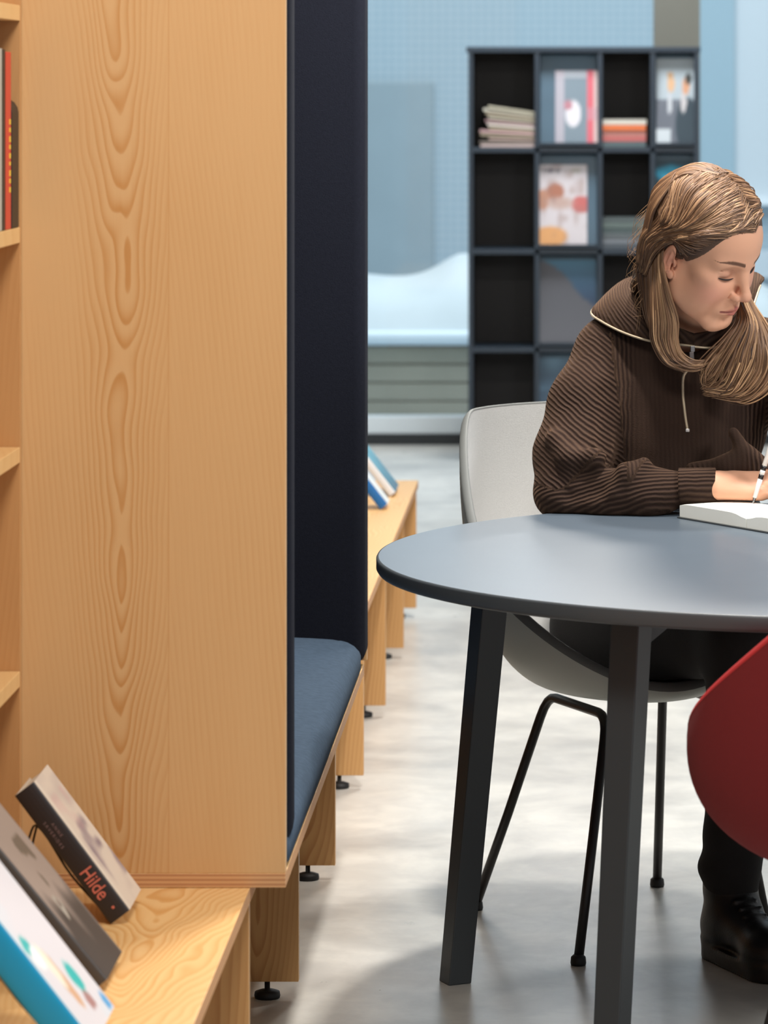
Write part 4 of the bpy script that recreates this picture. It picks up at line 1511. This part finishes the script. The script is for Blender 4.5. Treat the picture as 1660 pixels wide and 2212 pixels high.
def cuff_sdf(P, which=0):
    a = PX3(1468, 1052, 6.65); b = PX3(1549, 1048.5, 6.645)
    ab = b - a; L_ = np.linalg.norm(ab); t = (P - a) @ ab / L_
    r = np.linalg.norm(P - a - (t / L_)[:, None] * ab, axis=1)
    d = np.maximum(np.abs(t - L_ / 2) - L_ / 2 + .003, r - .0300 + .0015 * np.clip(t / L_, 0, 1)) - .003
    d = smax(d, -(r - .0235), .002)
    a2 = wL + V3(.040, .040, 0); b2 = wL + V3(.004, .004, 0)
    ab = b2 - a2; L2 = np.linalg.norm(ab); t = (P - a2) @ ab / L2
    r = np.linalg.norm(P - a2 - (t / L2)[:, None] * ab, axis=1)
    e = np.maximum(np.abs(t - L2 / 2) - L2 / 2 + .003, r - .030) - .003
    e = smax(e, -(r - .024), .002)
    return d if which == 0 else e
sw = mesh_sdf(sweater_sdf, (-.14, 6.52, .50), (.62, 7.06, 1.20), .0042)
cfs = [mesh_sdf(lambda P, w_=w_: cuff_sdf(P, w_), (.15, 6.50, .74), (.54, 6.72, .88), .0020) for w_ in (0, 1)]

def rib_coord(P):
    """distance across the knit ribs, in metres"""
    def along(P, a, b):
        ab = b - a
        t = np.clip((P - a) @ ab / (ab @ ab), 0, 1)
        return np.linalg.norm(P - a - t[:, None] * ab, axis=1), t
    torso = P[:, 0] + .15 * (P[:, 1] - 6.8)
    # upper sleeve: ribs slope down across the arm; forearm: ribs run along it
    dU, tU = along(P, sR, PX3(1222, 1040, 6.72))
    dF, tF = along(P, PX3(1208, 1066, 6.71), PX3(1470, 1056, 6.655))
    up = .80 * P[:, 2] + .62 * (P[:, 0])
    fo = .95 * P[:, 2] - .16 * P[:, 0] + .55 * (P[:, 1] - 6.68)
    dUL, _ = along(P, sL, eL)
    upl = .80 * P[:, 2] - .62 * P[:, 0]
    body_w = ((P[:, 0] > .070 - .12 * (P[:, 2] - .95)) & (dF > .062)) * 1.0
    lw = np.clip((P[:, 0] - .325) / .02, 0, 1)
    c = np.where(body_w > .5, torso, np.where(dF < dU * .8, fo, up))
    c = np.where(lw > .5, upl, c)
    flat_ = 1 - .88 * np.clip((P[:, 0] - .085) / .02, 0, 1) * np.clip((.31 - P[:, 0]) / .02, 0, 1) * np.clip((dF - .055) / .02, 0, 1)
    return c, flat_
def knit_material():
    m, nt, b = newmat('brown_ribbed_knit')
    L = nt.links.new
    a = N(nt, 'ShaderNodeAttribute', attribute_name='rib')
    w = N(nt, 'ShaderNodeAttribute', attribute_name='ribw')
    mu = N(nt, 'ShaderNodeMath', operation='MULTIPLY'); mu.inputs[1].default_value = 2 * PI / .0080
    L(a.outputs['Fac'], mu.inputs[0])
    tc = N(nt, 'ShaderNodeTexCoord')
    t = N(nt, 'ShaderNodeTexNoise'); t.inputs['Scale'].default_value = 28; t.inputs['Detail'].default_value = 2
    L(tc.outputs['Object'], t.inputs['Vector'])
    ma = N(nt, 'ShaderNodeMath', operation='MULTIPLY_ADD'); ma.inputs[1].default_value = 5.0
    L(t.outputs['Fac'], ma.inputs[0]); L(mu.outputs[0], ma.inputs[2])
    s = N(nt, 'ShaderNodeMath', operation='SINE'); L(ma.outputs[0], s.inputs[0])
    sw_ = N(nt, 'ShaderNodeMath', operation='MULTIPLY'); L(s.outputs[0], sw_.inputs[0]); L(w.outputs['Fac'], sw_.inputs[1])
    t2 = N(nt, 'ShaderNodeTexNoise'); t2.inputs['Scale'].default_value = 520; t2.inputs['Detail'].default_value = 2
    L(tc.outputs['Object'], t2.inputs['Vector'])
    ad = N(nt, 'ShaderNodeMath', operation='MULTIPLY_ADD'); ad.inputs[1].default_value = .5
    L(t2.outputs['Fac'], ad.inputs[0]); L(sw_.outputs[0], ad.inputs[2])
    bp = N(nt, 'ShaderNodeBump'); bp.inputs['Strength'].default_value = .75; bp.inputs['Distance'].default_value = .0018
    L(ad.outputs[0], bp.inputs['Height']); L(bp.outputs[0], b.inputs['Normal'])
    mx = N(nt, 'ShaderNodeMix', data_type='RGBA'); mx.inputs[6].default_value = lin((38, 28, 26)); mx.inputs[7].default_value = lin((72, 56, 47))
    mr = N(nt, 'ShaderNodeMapRange'); mr.inputs[1].default_value = -1; L(sw_.outputs[0], mr.inputs[0]); L(mr.outputs[0], mx.inputs[0])
    L(mx.outputs[2], b.inputs['Base Color'])
    b.inputs['Roughness'].default_value = .95; b.inputs['Specular IOR Level'].default_value = .08
    b.inputs['Sheen Weight'].default_value = .35; b.inputs['Sheen Roughness'].default_value = .5; b.inputs['Sheen Tint'].default_value = lin((190, 150, 120))
    return m
knit = knit_material()
rc = rib_coord(sw[0])
sweater = mesh_obj('sweater', [sw], knit, person, {'rib': [rc[0]], 'ribw': [rc[1]]}, 1, PO)
for cf in cfs:
    cfc = .95 * cf[0][:, 2] + .55 * (cf[0][:, 1] - 6.6)
    mesh_obj('cuff', [cf], knit, sweater, {'rib': [cfc], 'ribw': [np.ones(len(cfc))]}, 0, PO)

# folded collar: a sheet lofted from the neck line out to the zip edge
outer = [(1330, 640, 6.98), (1298, 655, 6.93), (1278, 678, 6.865), (1300, 697, 6.815), (1345, 720, 6.770), (1400, 738, 6.740), (1455, 745, 6.722), (1496, 750, 6.712), (1504, 752, 6.712), (1545, 752, 6.722), (1594, 726, 6.745), (1624, 672, 6.785), (1641, 624, 6.84), (1652, 606, 6.92)]
inner = [(1412, 596, 6.93), (1384, 604, 6.90), (1376, 622, 6.855), (1382, 650, 6.800), (1408, 678, 6.760), (1440, 700, 6.735), (1470, 718, 6.722), (1494, 733, 6.716), (1506, 733, 6.716), (1535, 722, 6.722), (1566, 700, 6.745), (1590, 672, 6.79), (1604, 648, 6.85), (1600, 612, 6.93)]
O_ = bez([at(*p) for p in outer], 6); I_ = bez([at(*p) for p in inner], 6)
cv, cq, cr, cw = [], [], [], []
nr = 9
thk = .0032
for i in range(len(O_)):
    o__, i__ = O_[i], I_[i]
    for side_ in (0, 1):
        for j in range(nr + 1):
            t = j / nr
            p = i__.lerp(o__, t)
            bul = math.sin(PI * t) * .016 + .004
            dz = Vector((0, -.55, .84)) * bul
            p = p + dz + Vector((0, -.5, .8)) * (thk * (1 - 2 * side_))
            cv.append(tuple(p)); cr.append(t * (o__ - i__).length); cw.append(.75)
row = 2 * (nr + 1)
for i in range(len(O_) - 1):
    for j in range(nr):
        a = i * row + j
        cq.append((a, a + 1, a + row + 1, a + row))
        a += nr + 1
        cq.append((a, a + row, a + row + 1, a + 1))
    a = i * row
    cq.append((a, a + row, a + row + nr + 1, a + nr + 1))
    a = i * row + nr
    cq.append((a, a + nr + 1, a + row + nr + 1, a + row))
collar = mesh_obj('collar', [(np.array(cv), np.array(cq))], knit, sweater, {'rib': [np.array(cr) * 1.5], 'ribw': [np.array(cw)]}, 0, PO)

# zip: cream tape along the collar edge and down the chest, metal slider and pull
zipm = flat('zip_teeth', (206, 188, 160), .4, metal=.4)
edge = [Vector(p) + Vector((0, -.003, -.001)) + Vector((0, -.55, .84)) * .004 for p in O_[10:74]]
zm = MB()
zm.tube([tuple(Vector(p) - Vector(PO)) for p in edge], .0022, 8)
zipo = zm.build('zip', zipm, sweater)
zp = []
for px, py in ((1499, 752), (1497, 775), (1488, 796), (1477, 815), (1476, 850), (1479, 880), (1482, 905), (1486, 928)):
    h = ray_hit(sweater_sdf, px, py)
    h = Vector(h) if h is not None else Vector(at(px, py, 6.75))
    zp.append(h)
pts = bez([p + Vector((0, -.0015, 0)) for p in zp], 5)
o = MB().tube([p - Vector(PO) for p in pts], .0025, 8).build('zip_tape', zipm, sweater)
sl = at(1497, 753, 6.698)
mb = MB().obox(sl - Vector((.004, .002, .006)) - Vector(PO), (.008, 0, 0), (0, .004, 0), (0, 0, .011))
o = mb.build('zip_slider', steel, sweater, .001)
mb = MB().obox(sl + Vector((-.004, -.004, -.040)) - Vector(PO), (.008, .001, .001), (0, .002, 0), (-.002, 0, .034))
o = mb.build('zip_pull', flat('grey_pull', (120, 112, 110), .4, metal=.7), sweater, .001)
e_ = zp[-1]
o = MB().obox(e_ - Vector((.0035, .005, .004)) - Vector(PO), (.007, 0, 0), (0, .004, 0), (0, 0, .006)).build('zip_stop', flat('bright_metal', (230, 226, 220), .25, metal=.6), sweater, .001)

# ------------------------------------------------------------------ trousers and boots
def trousers_sdf(P):
    d = cone(P, pelvis + V3(0, 0, .02), pelvis + V3(.02, 0, .10), .132, .128)
    for hp_, kn, an in ((hipR, knR, anR), (hipL, knL, anL)):
        d = smin(d, cone(P, hp_, kn, .098, .070), .04)
        k2 = kn + (an - kn) * .78
        d = smin(d, cone(P, kn, k2, .068, .052), .035)
        k3 = kn + (an - kn) * .90
        d = smin(d, cone(P, k2, an + V3(0, 0, .01), .050, .046), .02)
        d = smin(d, ell(P, k3 + V3(-.010, .004, 0), (.051, .052, .034)), .02)     # cloth bunched above the boot
        d = smax(d, -sph(P, kn + (an - kn) * .55 + V3(-.075, 0, 0), .022), .03)
        d = smax(d, -(P[:, 2] - (an[2] + .065)) * -1 if False else d, .001)
    return smax(d, .098 - P[:, 2], .01)
tr = mesh_sdf(trousers_sdf, (-.08, 6.28, .08), (.60, 7.06, .72), .005)
mesh_obj('trousers', [tr], flat('black_trousers', (24, 20, 20), .85, noise=.15, nscale=60, bump=.4, bscale=600), person, None, 1, PO)
def boot_sdf(P, an, toe):
    toe = np.asarray(toe, float)
    f = toe - an; f[2] = 0; fl = np.linalg.norm(f); f /= fl; s_ = np.array([-f[1], f[0], 0])
    q = np.stack([(P - an) @ f, (P - an) @ s_, P[:, 2]], 1)
    d = cone(q, (-.006, 0, .110), (-.010, 0, .07), .045, .044)
    d = smin(d, ell(q, (-.016, 0, .046), (.046, .040, .046)), .03)
    d = smin(d, cone(q, (.030, 0, .070), (.125, 0, .046), .044, .036), .035)
    d = smin(d, ell(q, (.145, 0, .042), (.048, .043, .036)), .03)
    # padded cuff
    d = smin(d, cone(q, (-.006, 0, .128), (-.006, 0, .136), .047, .047), .008)
    for k_ in range(5):                                                          # lace ridges
        d = smin(d, cone(q, (.052 + .018 * k_, -.020, .112 - .009 * k_), (.052 + .018 * k_, .020, .112 - .009 * k_), .0028, .0028), .004)
    d = smax(d, -cone(q, (-.006, 0, .22), (-.006, 0, .115), .042, .038), .004)
    sole = np.maximum(np.hypot(np.maximum(np.abs(q[:, 0] - .066) - .084, 0), q[:, 1]) - .0425, np.abs(q[:, 2] - .0135) - .0130) 
    heel = np.maximum(np.abs(q[:, 2] - .018) - .0175, np.hypot(q[:, 0] + .020, q[:, 1]) - .0425)
    d = smin(d, np.minimum(sole, heel) - .001, .010)
    return smax(d, .0008 - q[:, 2], .002)
leather = flat('black_leather', (17, 14, 15), .42, spec=.5, bump=.15, bscale=300)
for an, toe, nm in ((anR, (.345, 6.29, 0), 'boot'), (anL, (.56, 6.19, 0), 'boot')):
    an0 = np.array([an[0], an[1], 0.0])
    lo = an0 - np.array([.13, .25, .002]); hi = an0 + np.array([.21, .12, .30])
    b_ = mesh_sdf(lambda P, a=an0, t=toe: boot_sdf(P, a, t), lo, hi, .0032)
    mesh_obj(nm, [b_], leather, person, None, 0, PO)
# ------------------------------------------------------------------ hair
def hair_material():
    m, nt, b = newmat('fair_brown_hair')
    L = nt.links.new
    a = N(nt, 'ShaderNodeAttribute', attribute_name='tone')
    r = N(nt, 'ShaderNodeValToRGB')
    r.color_ramp.elements[0].position = 0; r.color_ramp.elements[0].color = lin((52, 34, 26))
    r.color_ramp.elements[1].position = 1; r.color_ramp.elements[1].color = lin((206, 164, 122))
    e = r.color_ramp.elements.new(.5); e.color = lin((118, 85, 59))
    L(a.outputs['Fac'], r.inputs[0]); L(r.outputs[0], b.inputs['Base Color'])
    b.inputs['Roughness'].default_value = .50
    b.inputs['Specular IOR Level'].default_value = .6
    return m
hairm = hair_material()
R_ = np.random.default_rng(5)

def cap_sdf(P):
    """hair mass close to the skull"""
    q = to_head(P)
    S = np.stack([q[:, 0], np.abs(q[:, 1]), q[:, 2]], 1)
    d = ell(S, (-.006, 0, .062), (.104, .0835, .0935))
    d = smin(d, ell(S, (-.050, 0, .030), (.070, .070, .090)), .03)
    d = smax(d, -sph(S, (.0, 0, 1.162), 1.0), .012) if False else d
    # hairline: cut the face free
    hl = ell(S, (.085, 0, -.005), (.100, .078, .098))
    d = smax(d, -hl, .006)
    ear = ell(S, (-.002, .085, -.006), (.026, .03, .036))
    d = smax(d, -ear, .006)
    nape = -(q[:, 2] + .075)
    d = smax(d, nape, .02)
    return d
cap = mesh_sdf(cap_sdf, HO - .17, HO + .19, .003)

def lerp3(a, b, t): return a + (b - a) * t
def cr(pts, n):
    """resampled Catmull-Rom, numpy"""
    P = np.asarray(pts, float)
    Q = np.concatenate([[2 * P[0] - P[1]], P, [2 * P[-1] - P[-2]]])
    m_ = len(P) - 1
    ts = np.linspace(0, m_ - 1e-6, n)
    i = ts.astype(int); t = (ts - i)[:, None]
    a, b, c, d = Q[i], Q[i + 1], Q[i + 2], Q[i + 3]
    return .5 * ((2 * b) + (c - a) * t + (2 * a - 5 * b + 4 * c - d) * t * t + (3 * b - a - 3 * c + d) * t ** 3)

ST_V, ST_Q, ST_T = [], [], []
def strand(P, r0, tone, taper=.35, flat_=.55):
    """a lock of hair: a thin tube of five sides along P"""
    n = len(P); k = 5
    T = np.gradient(P, axis=0); T /= np.linalg.norm(T, axis=1)[:, None] + 1e-9
    u = np.cross(T, np.array([.3, -1, .2])); u /= np.linalg.norm(u, axis=1)[:, None] + 1e-9
    w = np.cross(T, u)
    t = np.linspace(0, 1, n)
    r = r0 * np.minimum(1, .45 + t * 4) * (1 - (1 - taper) * np.clip((t - .55) / .45, 0, 1) ** 1.5)
    r[-1] = r0 * .12
    an = np.arange(k) * 2 * PI / k
    V_ = P[:, None] + u[:, None] * (np.cos(an)[None, :, None] * r[:, None, None]) + w[:, None] * (np.sin(an)[None, :, None] * r[:, None, None] * flat_)
    base = sum(len(v) for v in ST_V)
    ST_V.append(V_.reshape(-1, 3))
    q = []
    i = np.arange(n - 1)[:, None] * k; j = np.arange(k)[None]
    a = base + i + j; b = base + i + (j + 1) % k
    ST_Q.append(np.stack([a, b, b + k, a + k], -1).reshape(-1, 4))
    ST_T.append(np.full(n * k, tone))

def head_pts(*L):
    return [from_head(p) for p in L]
def family(A, B, n, r=(.0008, .0016), jit=.004, tone=(.25, .75), seed=0, m=34, twist=0.0, wave=.0015):
    """n locks blended between two guide paths"""
    g = np.random.default_rng(seed)
    A, B = np.asarray(A), np.asarray(B)
    for i in range(n):
        t = g.random()
        G = lerp3(A, B, t)
        J = g.normal(0, 1, 3) * jit
        grow = np.linspace(.15, 1, len(G))[:, None]
        G = G + J * grow + g.normal(0, jit * .25, G.shape) * grow
        P = cr(G, m)
        ph = g.random() * 6.28; k = np.linspace(0, 1, m)
        P = P + np.outer(np.sin(k * (7 + 5 * g.random()) + ph) * wave, g.normal(0, 1, 3)) * k[:, None]
        strand(P, g.uniform(*r), np.clip(g.normal((tone[0] + tone[1]) / 2, (tone[1] - tone[0]) / 3), 0, 1))

def surf(q, lift=.004):
    """push a head-space point onto the hair cap"""
    p = np.asarray(q, float)
    c = np.array([-.006, 0, .062]); r = np.array([.104, .0835, .0935])
    v = p - c
    s = 1 / np.sqrt(((v / r) ** 2).sum())
    return c + v * s * (1 + lift / .09)

# --- her right side (towards the camera): combed from the parting back over the ear
part = [(.094, 0, .098), (.070, .001, .128), (.040, .002, .150), (.005, .003, .158), (-.03, .003, .152), (-.062, .002, .136), (-.085, .0, .108)]
for i in range(520):
    g = R_.random()
    k = g * (len(part) - 1.001); j = int(k)
    p0 = lerp3(np.array(part[j]), np.array(part[j + 1]), k - j)
    f = g
    # targets just above and behind the ear
    mid1 = surf((p0[0] * .82 - .004, -.045, .120 - .012 * (1 - f)), .002)
    mid2 = surf((.040 - .085 * f, -.078, .082 - .012 * f), .002)
    end1 = surf((-.020 - .050 * f, -.082, .034), .003)
    end2 = np.array([-.040 - .045 * f, -.078 + .012 * f, -.006])
    end3 = np.array([-.050 - .035 * f, -.070 + .014 * f, -.060])
    if f < .35:
        mid1 = surf((.078 - .02 * f, -.036, .100), .001)
        mid2 = surf((.030 - .05 * f, -.072, .066), .001)
        end1 = surf((-.012, -.082, .038), .003)
    P = head_pts(surf(p0, .002), mid1, mid2, end1, end2, end3)
    P = np.array(P) + R_.normal(0, .0016, (6, 3))
    C_ = cr(P, 30)
    C_ += np.outer(np.sin(np.linspace(0, 9, 30) + R_.random() * 6) * .0007, R_.normal(0, 1, 3))
    strand(C_, R_.uniform(.0009, .0019), np.clip(R_.normal(.52, .17), .05, 1), .7)
# temple hair, swept from the hairline back over the top of the ear
for i in range(420):
    f = R_.random()
    hl_ = [(.093, -.012, .100), (.080, -.036, .096), (.062, -.056, .080), (.046, -.066, .060), (.034, -.0715, .040), (.024, -.0735, .022)]
    k = f * (len(hl_) - 1.001); j = int(k)
    p0 = lerp3(np.array(hl_[j]), np.array(hl_[j + 1]), k - j) + np.array([R_.normal(-.006, .006), 0, 0])
    g = R_.random()
    P = head_pts(surf(p0, .0005), surf((p0[0] * .55 + .004, -.074, p0[2] * .72 + .016), .004 + .002 * g), surf((-.012, -.082, .040 + .006 * g), .003), surf((-.034, -.083, .030), .004), np.array([-.046 - .01 * g, -.080, -.004]), np.array([-.054, -.072, -.050]))
    P = np.array(P) + R_.normal(0, .0012, (6, 3)) * np.array([[.3], [1], [1], [1], [1], [1]])
    strand(cr(P, 28), R_.uniform(.0007, .0015), np.clip(R_.normal(.25 + .22 * (1 - f), .10), .02, 1), .7)  # darker tones paint the shadow above the ear into the hair
# fine baby hair along the hairline
for i in range(260):
    f = R_.random()
    hl_ = [(.097, -.008, .096), (.086, -.034, .090), (.070, -.055, .072), (.054, -.066, .052), (.042, -.0705, .034), (.032, -.0730, .016), (.026, -.0740, -.002)]
    k = f * (len(hl_) - 1.001); j = int(k)
    p0 = lerp3(np.array(hl_[j]), np.array(hl_[j + 1]), k - j) + np.array([R_.normal(-.001, .0035), 0, R_.normal(0, .002)])
    P = head_pts(surf(p0, -.007), surf((p0[0] - .016, p0[1] * 1.03, p0[2] + .003), -.001), surf((p0[0] - .036, p0[1] * 1.05, p0[2] + .004), .004))
    strand(cr(P, 10), R_.uniform(.0004, .0008), np.clip(R_.normal(.28, .10), .02, 1), .7)
# cover layer so that no bare patch of scalp shows
for i in range(620):
    f = R_.random(); g = R_.random()
    k = f * (len(part) - 1.001); j = int(k)
    p0 = lerp3(np.array(part[j]), np.array(part[j + 1]), k - j)
    y1_ = -.028 - .02 * g
    P = head_pts(surf(p0, .0005), surf((p0[0] * .93 - .002, y1_, .135 - .02 * g - .25 * max(0, p0[0] - .04)), .001), surf((p0[0] * .72 - .012, -.070, .092 - .02 * f), .001), surf((p0[0] * .35 - .032, -.083, .056), .002), np.array([-.046 - .03 * f, -.080, .010]), np.array([-.056 - .02 * f, -.072, -.045]))
    P = np.array(P) + R_.normal(0, .0010, (6, 3))
    strand(cr(P, 28), R_.uniform(.0008, .0016), np.clip(R_.normal(.52, .15), .05, 1), .7)
# --- her left side, away from the camera
for i in range(260):
    f = R_.random()
    k = f * (len(part) - 1.001); j = int(k)
    p0 = lerp3(np.array(part[j]), np.array(part[j + 1]), k - j)
    P = head_pts(surf(p0, .002), surf((p0[0] * .85, .045, .118), .003), surf((.046 - .08 * f, .080, .072), .004), np.array([.010 - .07 * f, .090, .020]), np.array([.005 - .06 * f, .090, -.030]), np.array([.005 - .05 * f, .088, -.07]))
    P = np.array(P) + R_.normal(0, .0018, (6, 3))
    strand(cr(P, 28), R_.uniform(.0009, .0018), np.clip(R_.normal(.5, .17), .05, 1), .8)
# --- back of the head down into the collar
for i in range(420):
    f = R_.uniform(-1, 1)
    th = f * 1.35
    p0 = np.array([-.01, .02 * f, .155])
    P = head_pts(surf(p0, .002), surf((-.060, .045 * f, .135), .004), surf((-.100 * math.cos(th * .6), .085 * math.sin(th), .080), .008), np.array([-.104 * math.cos(th * .7), .084 * math.sin(th), .020]), np.array([-.100 * math.cos(th * .7), .076 * math.sin(th), -.045]))
    e = np.array(neckb) + np.array([-.035 + .05 * f, .03 - .02 * abs(f), .03]) + R_.normal(0, .006, 3)
    P = np.array(list(P) + [lerp3(P[-1], e, .55) + V3(-.008, .008, 0), e])
    P += R_.normal(0, .0010, P.shape)
    strand(cr(P, 32), R_.uniform(.0010, .0020), np.clip(R_.normal(.42, .16), .05, 1), .8)
def W3(*L):
    return np.array([np.array(at(*p)) for p in L])
# --- lock from behind the near ear, falling over the collar and curling to the front
A = W3((1418, 500, 6.655), (1412, 560, 6.650), (1412, 620, 6.640), (1412, 690, 6.640), (1414, 735, 6.655), (1438, 778, 6.665), (1478, 797, 6.675), (1516, 791, 6.680), (1545, 772, 6.69))
B = W3((1436, 520, 6.620), (1434, 575, 6.612), (1446, 630, 6.615), (1464, 690, 6.630), (1464, 735, 6.655), (1474, 768, 6.668), (1500, 785, 6.675), (1530, 780, 6.68), (1556, 760, 6.69))
family(A, B, 230, (.0009, .0018), .0022, (.30, .80), 21)
A2 = W3((1384, 520, 6.70), (1376, 580, 6.70), (1384, 640, 6.715), (1398, 690, 6.71), (1420, 735, 6.68), (1445, 775, 6.67), (1490, 792, 6.675))
family(A2, A[:7], 130, (.0009, .0018), .003, (.15, .55), 22)
# --- far side: falls past the cheek and mouth onto the chest, curling in at the ends
C1 = W3((1580, 580, 6.74), (1594, 640, 6.71), (1596, 690, 6.69), (1568, 730, 6.68), (1535, 765, 6.68), (1516, 790, 6.685), (1526, 820, 6.69))
C2 = W3((1596, 590, 6.74), (1606, 650, 6.69), (1622, 700, 6.665), (1600, 760, 6.66), (1588, 800, 6.665), (1570, 835, 6.675), (1528, 838, 6.69))
family(C1, C2, 260, (.0010, .0019), .0045, (.25, .80), 31, wave=.0025)
C3 = W3((1604, 600, 6.74), (1620, 652, 6.70), (1644, 712, 6.67), (1655, 770, 6.655), (1642, 815, 6.66), (1600, 852, 6.675), (1530, 842, 6.69))
family(C2, C3, 360, (.0010, .0019), .0045, (.30, .95), 32, wave=.0025)
C4 = W3((1606, 606, 6.76), (1626, 656, 6.71), (1664, 722, 6.68), (1688, 790, 6.665), (1660, 835, 6.67), (1610, 862, 6.68), (1560, 850, 6.69))
family(C3, C4, 240, (.0010, .0019), .0045, (.30, .95), 33, wave=.0025)
# loose flyaways at the back
for i in range(34):
    y_ = R_.uniform(440, 660)
    x_ = 1385 + (abs(y_ - 560) / 100) ** 2 * 8
    P = W3((x_ + 14, y_ - 20, 6.70), (x_ - R_.uniform(0, 18), y_ + R_.uniform(0, 20), 6.70), (x_ - R_.uniform(5, 34), y_ + R_.uniform(14, 50), 6.71), (x_ - R_.uniform(-10, 30), y_ + R_.uniform(30, 80), 6.72))
    strand(cr(P, 14), .00028, .75, .6)
hv = np.concatenate(ST_V); hq = np.concatenate(ST_Q); ht = np.concatenate(ST_T)
mesh_obj('hair', [(cap[0], cap[1]), (hv, hq)], hairm, person, {'tone': [np.full(len(cap[0]), .18), ht]}, 0, PO)

# eyes: ball, iris, and lashes on each lowered lid
eye_w = flat('eye_white', (226, 220, 214), .2)
iris_m = flat('iris', (66, 60, 54), .2)
lash_m = flat('lashes', (44, 30, 26), .7)
for s_ in (-1, 1):
    c = from_head((.0765, .0315 * s_, .0135))
    mb = MB().lathe((0, 0, 0), [(.0108 * math.sin(a), -.0108 * math.cos(a)) for a in np.linspace(.02, PI - .02, 14)], 20)
    eo = mb.build('eye', eye_w, person); eo.location = Vector(c) - Vector(PO)
    lp = []
    for t in np.linspace(0, 1, 9):
        yy = .0185 + .0300 * t
        zz = .0078 + .0020 * t - .0024 * math.sin(PI * t)
        xx = .0925 - .0098 * t ** 1.6 + .0012
        lp.append(Vector(from_head((xx, yy * s_, zz))) - Vector(PO))
    mb = MB().tube(lp, [.0005, .0011, .0015, .0017, .0018, .0018, .0017, .0014, .0006], 6)
    mb.build('eyelashes', lash_m, eo).location = -(Vector(c) - Vector(PO))

# ------------------------------------------------------------------ pen in her left hand
tip = Vector(HLt[2][0][0][3]) + Vector((0, 0, -.006))
pen = empty('pen', tip); tag(pen, 'white and black pen held upright above the notebook at the right edge', 'pen')
dirp = Vector((.22, .10, .97)).normalized()
p_top = Vector(at(1664, 968, 6.60))
p_bot = Vector(at(1645, 1030, 6.60))
dirp = (p_top - p_bot).normalized()
mid = p_bot
whitep = flat('white_pen_barrel', (236, 232, 228), .25)
blackp = flat('black_pen_bands', (24, 22, 24), .3)
L0 = Vector(pen.location)
def seg(a, b, r0, r1, nm, mt):
    o = MB().tube([mid + dirp * a - L0, mid + dirp * b - L0], [r0, r1], 12).build(nm, mt, pen)
seg(-.050, -.038, .0008, .0030, 'tip', steel)
seg(-.038, -.004, .0040, .0046, 'grip', whitep)
seg(-.004, .004, .0047, .0047, 'band', blackp)
seg(.004, .012, .0046, .0046, 'barrel', whitep)
seg(.012, .020, .0047, .0047, 'band', blackp)
seg(.020, .088, .0046, .0042, 'barrel', whitep)
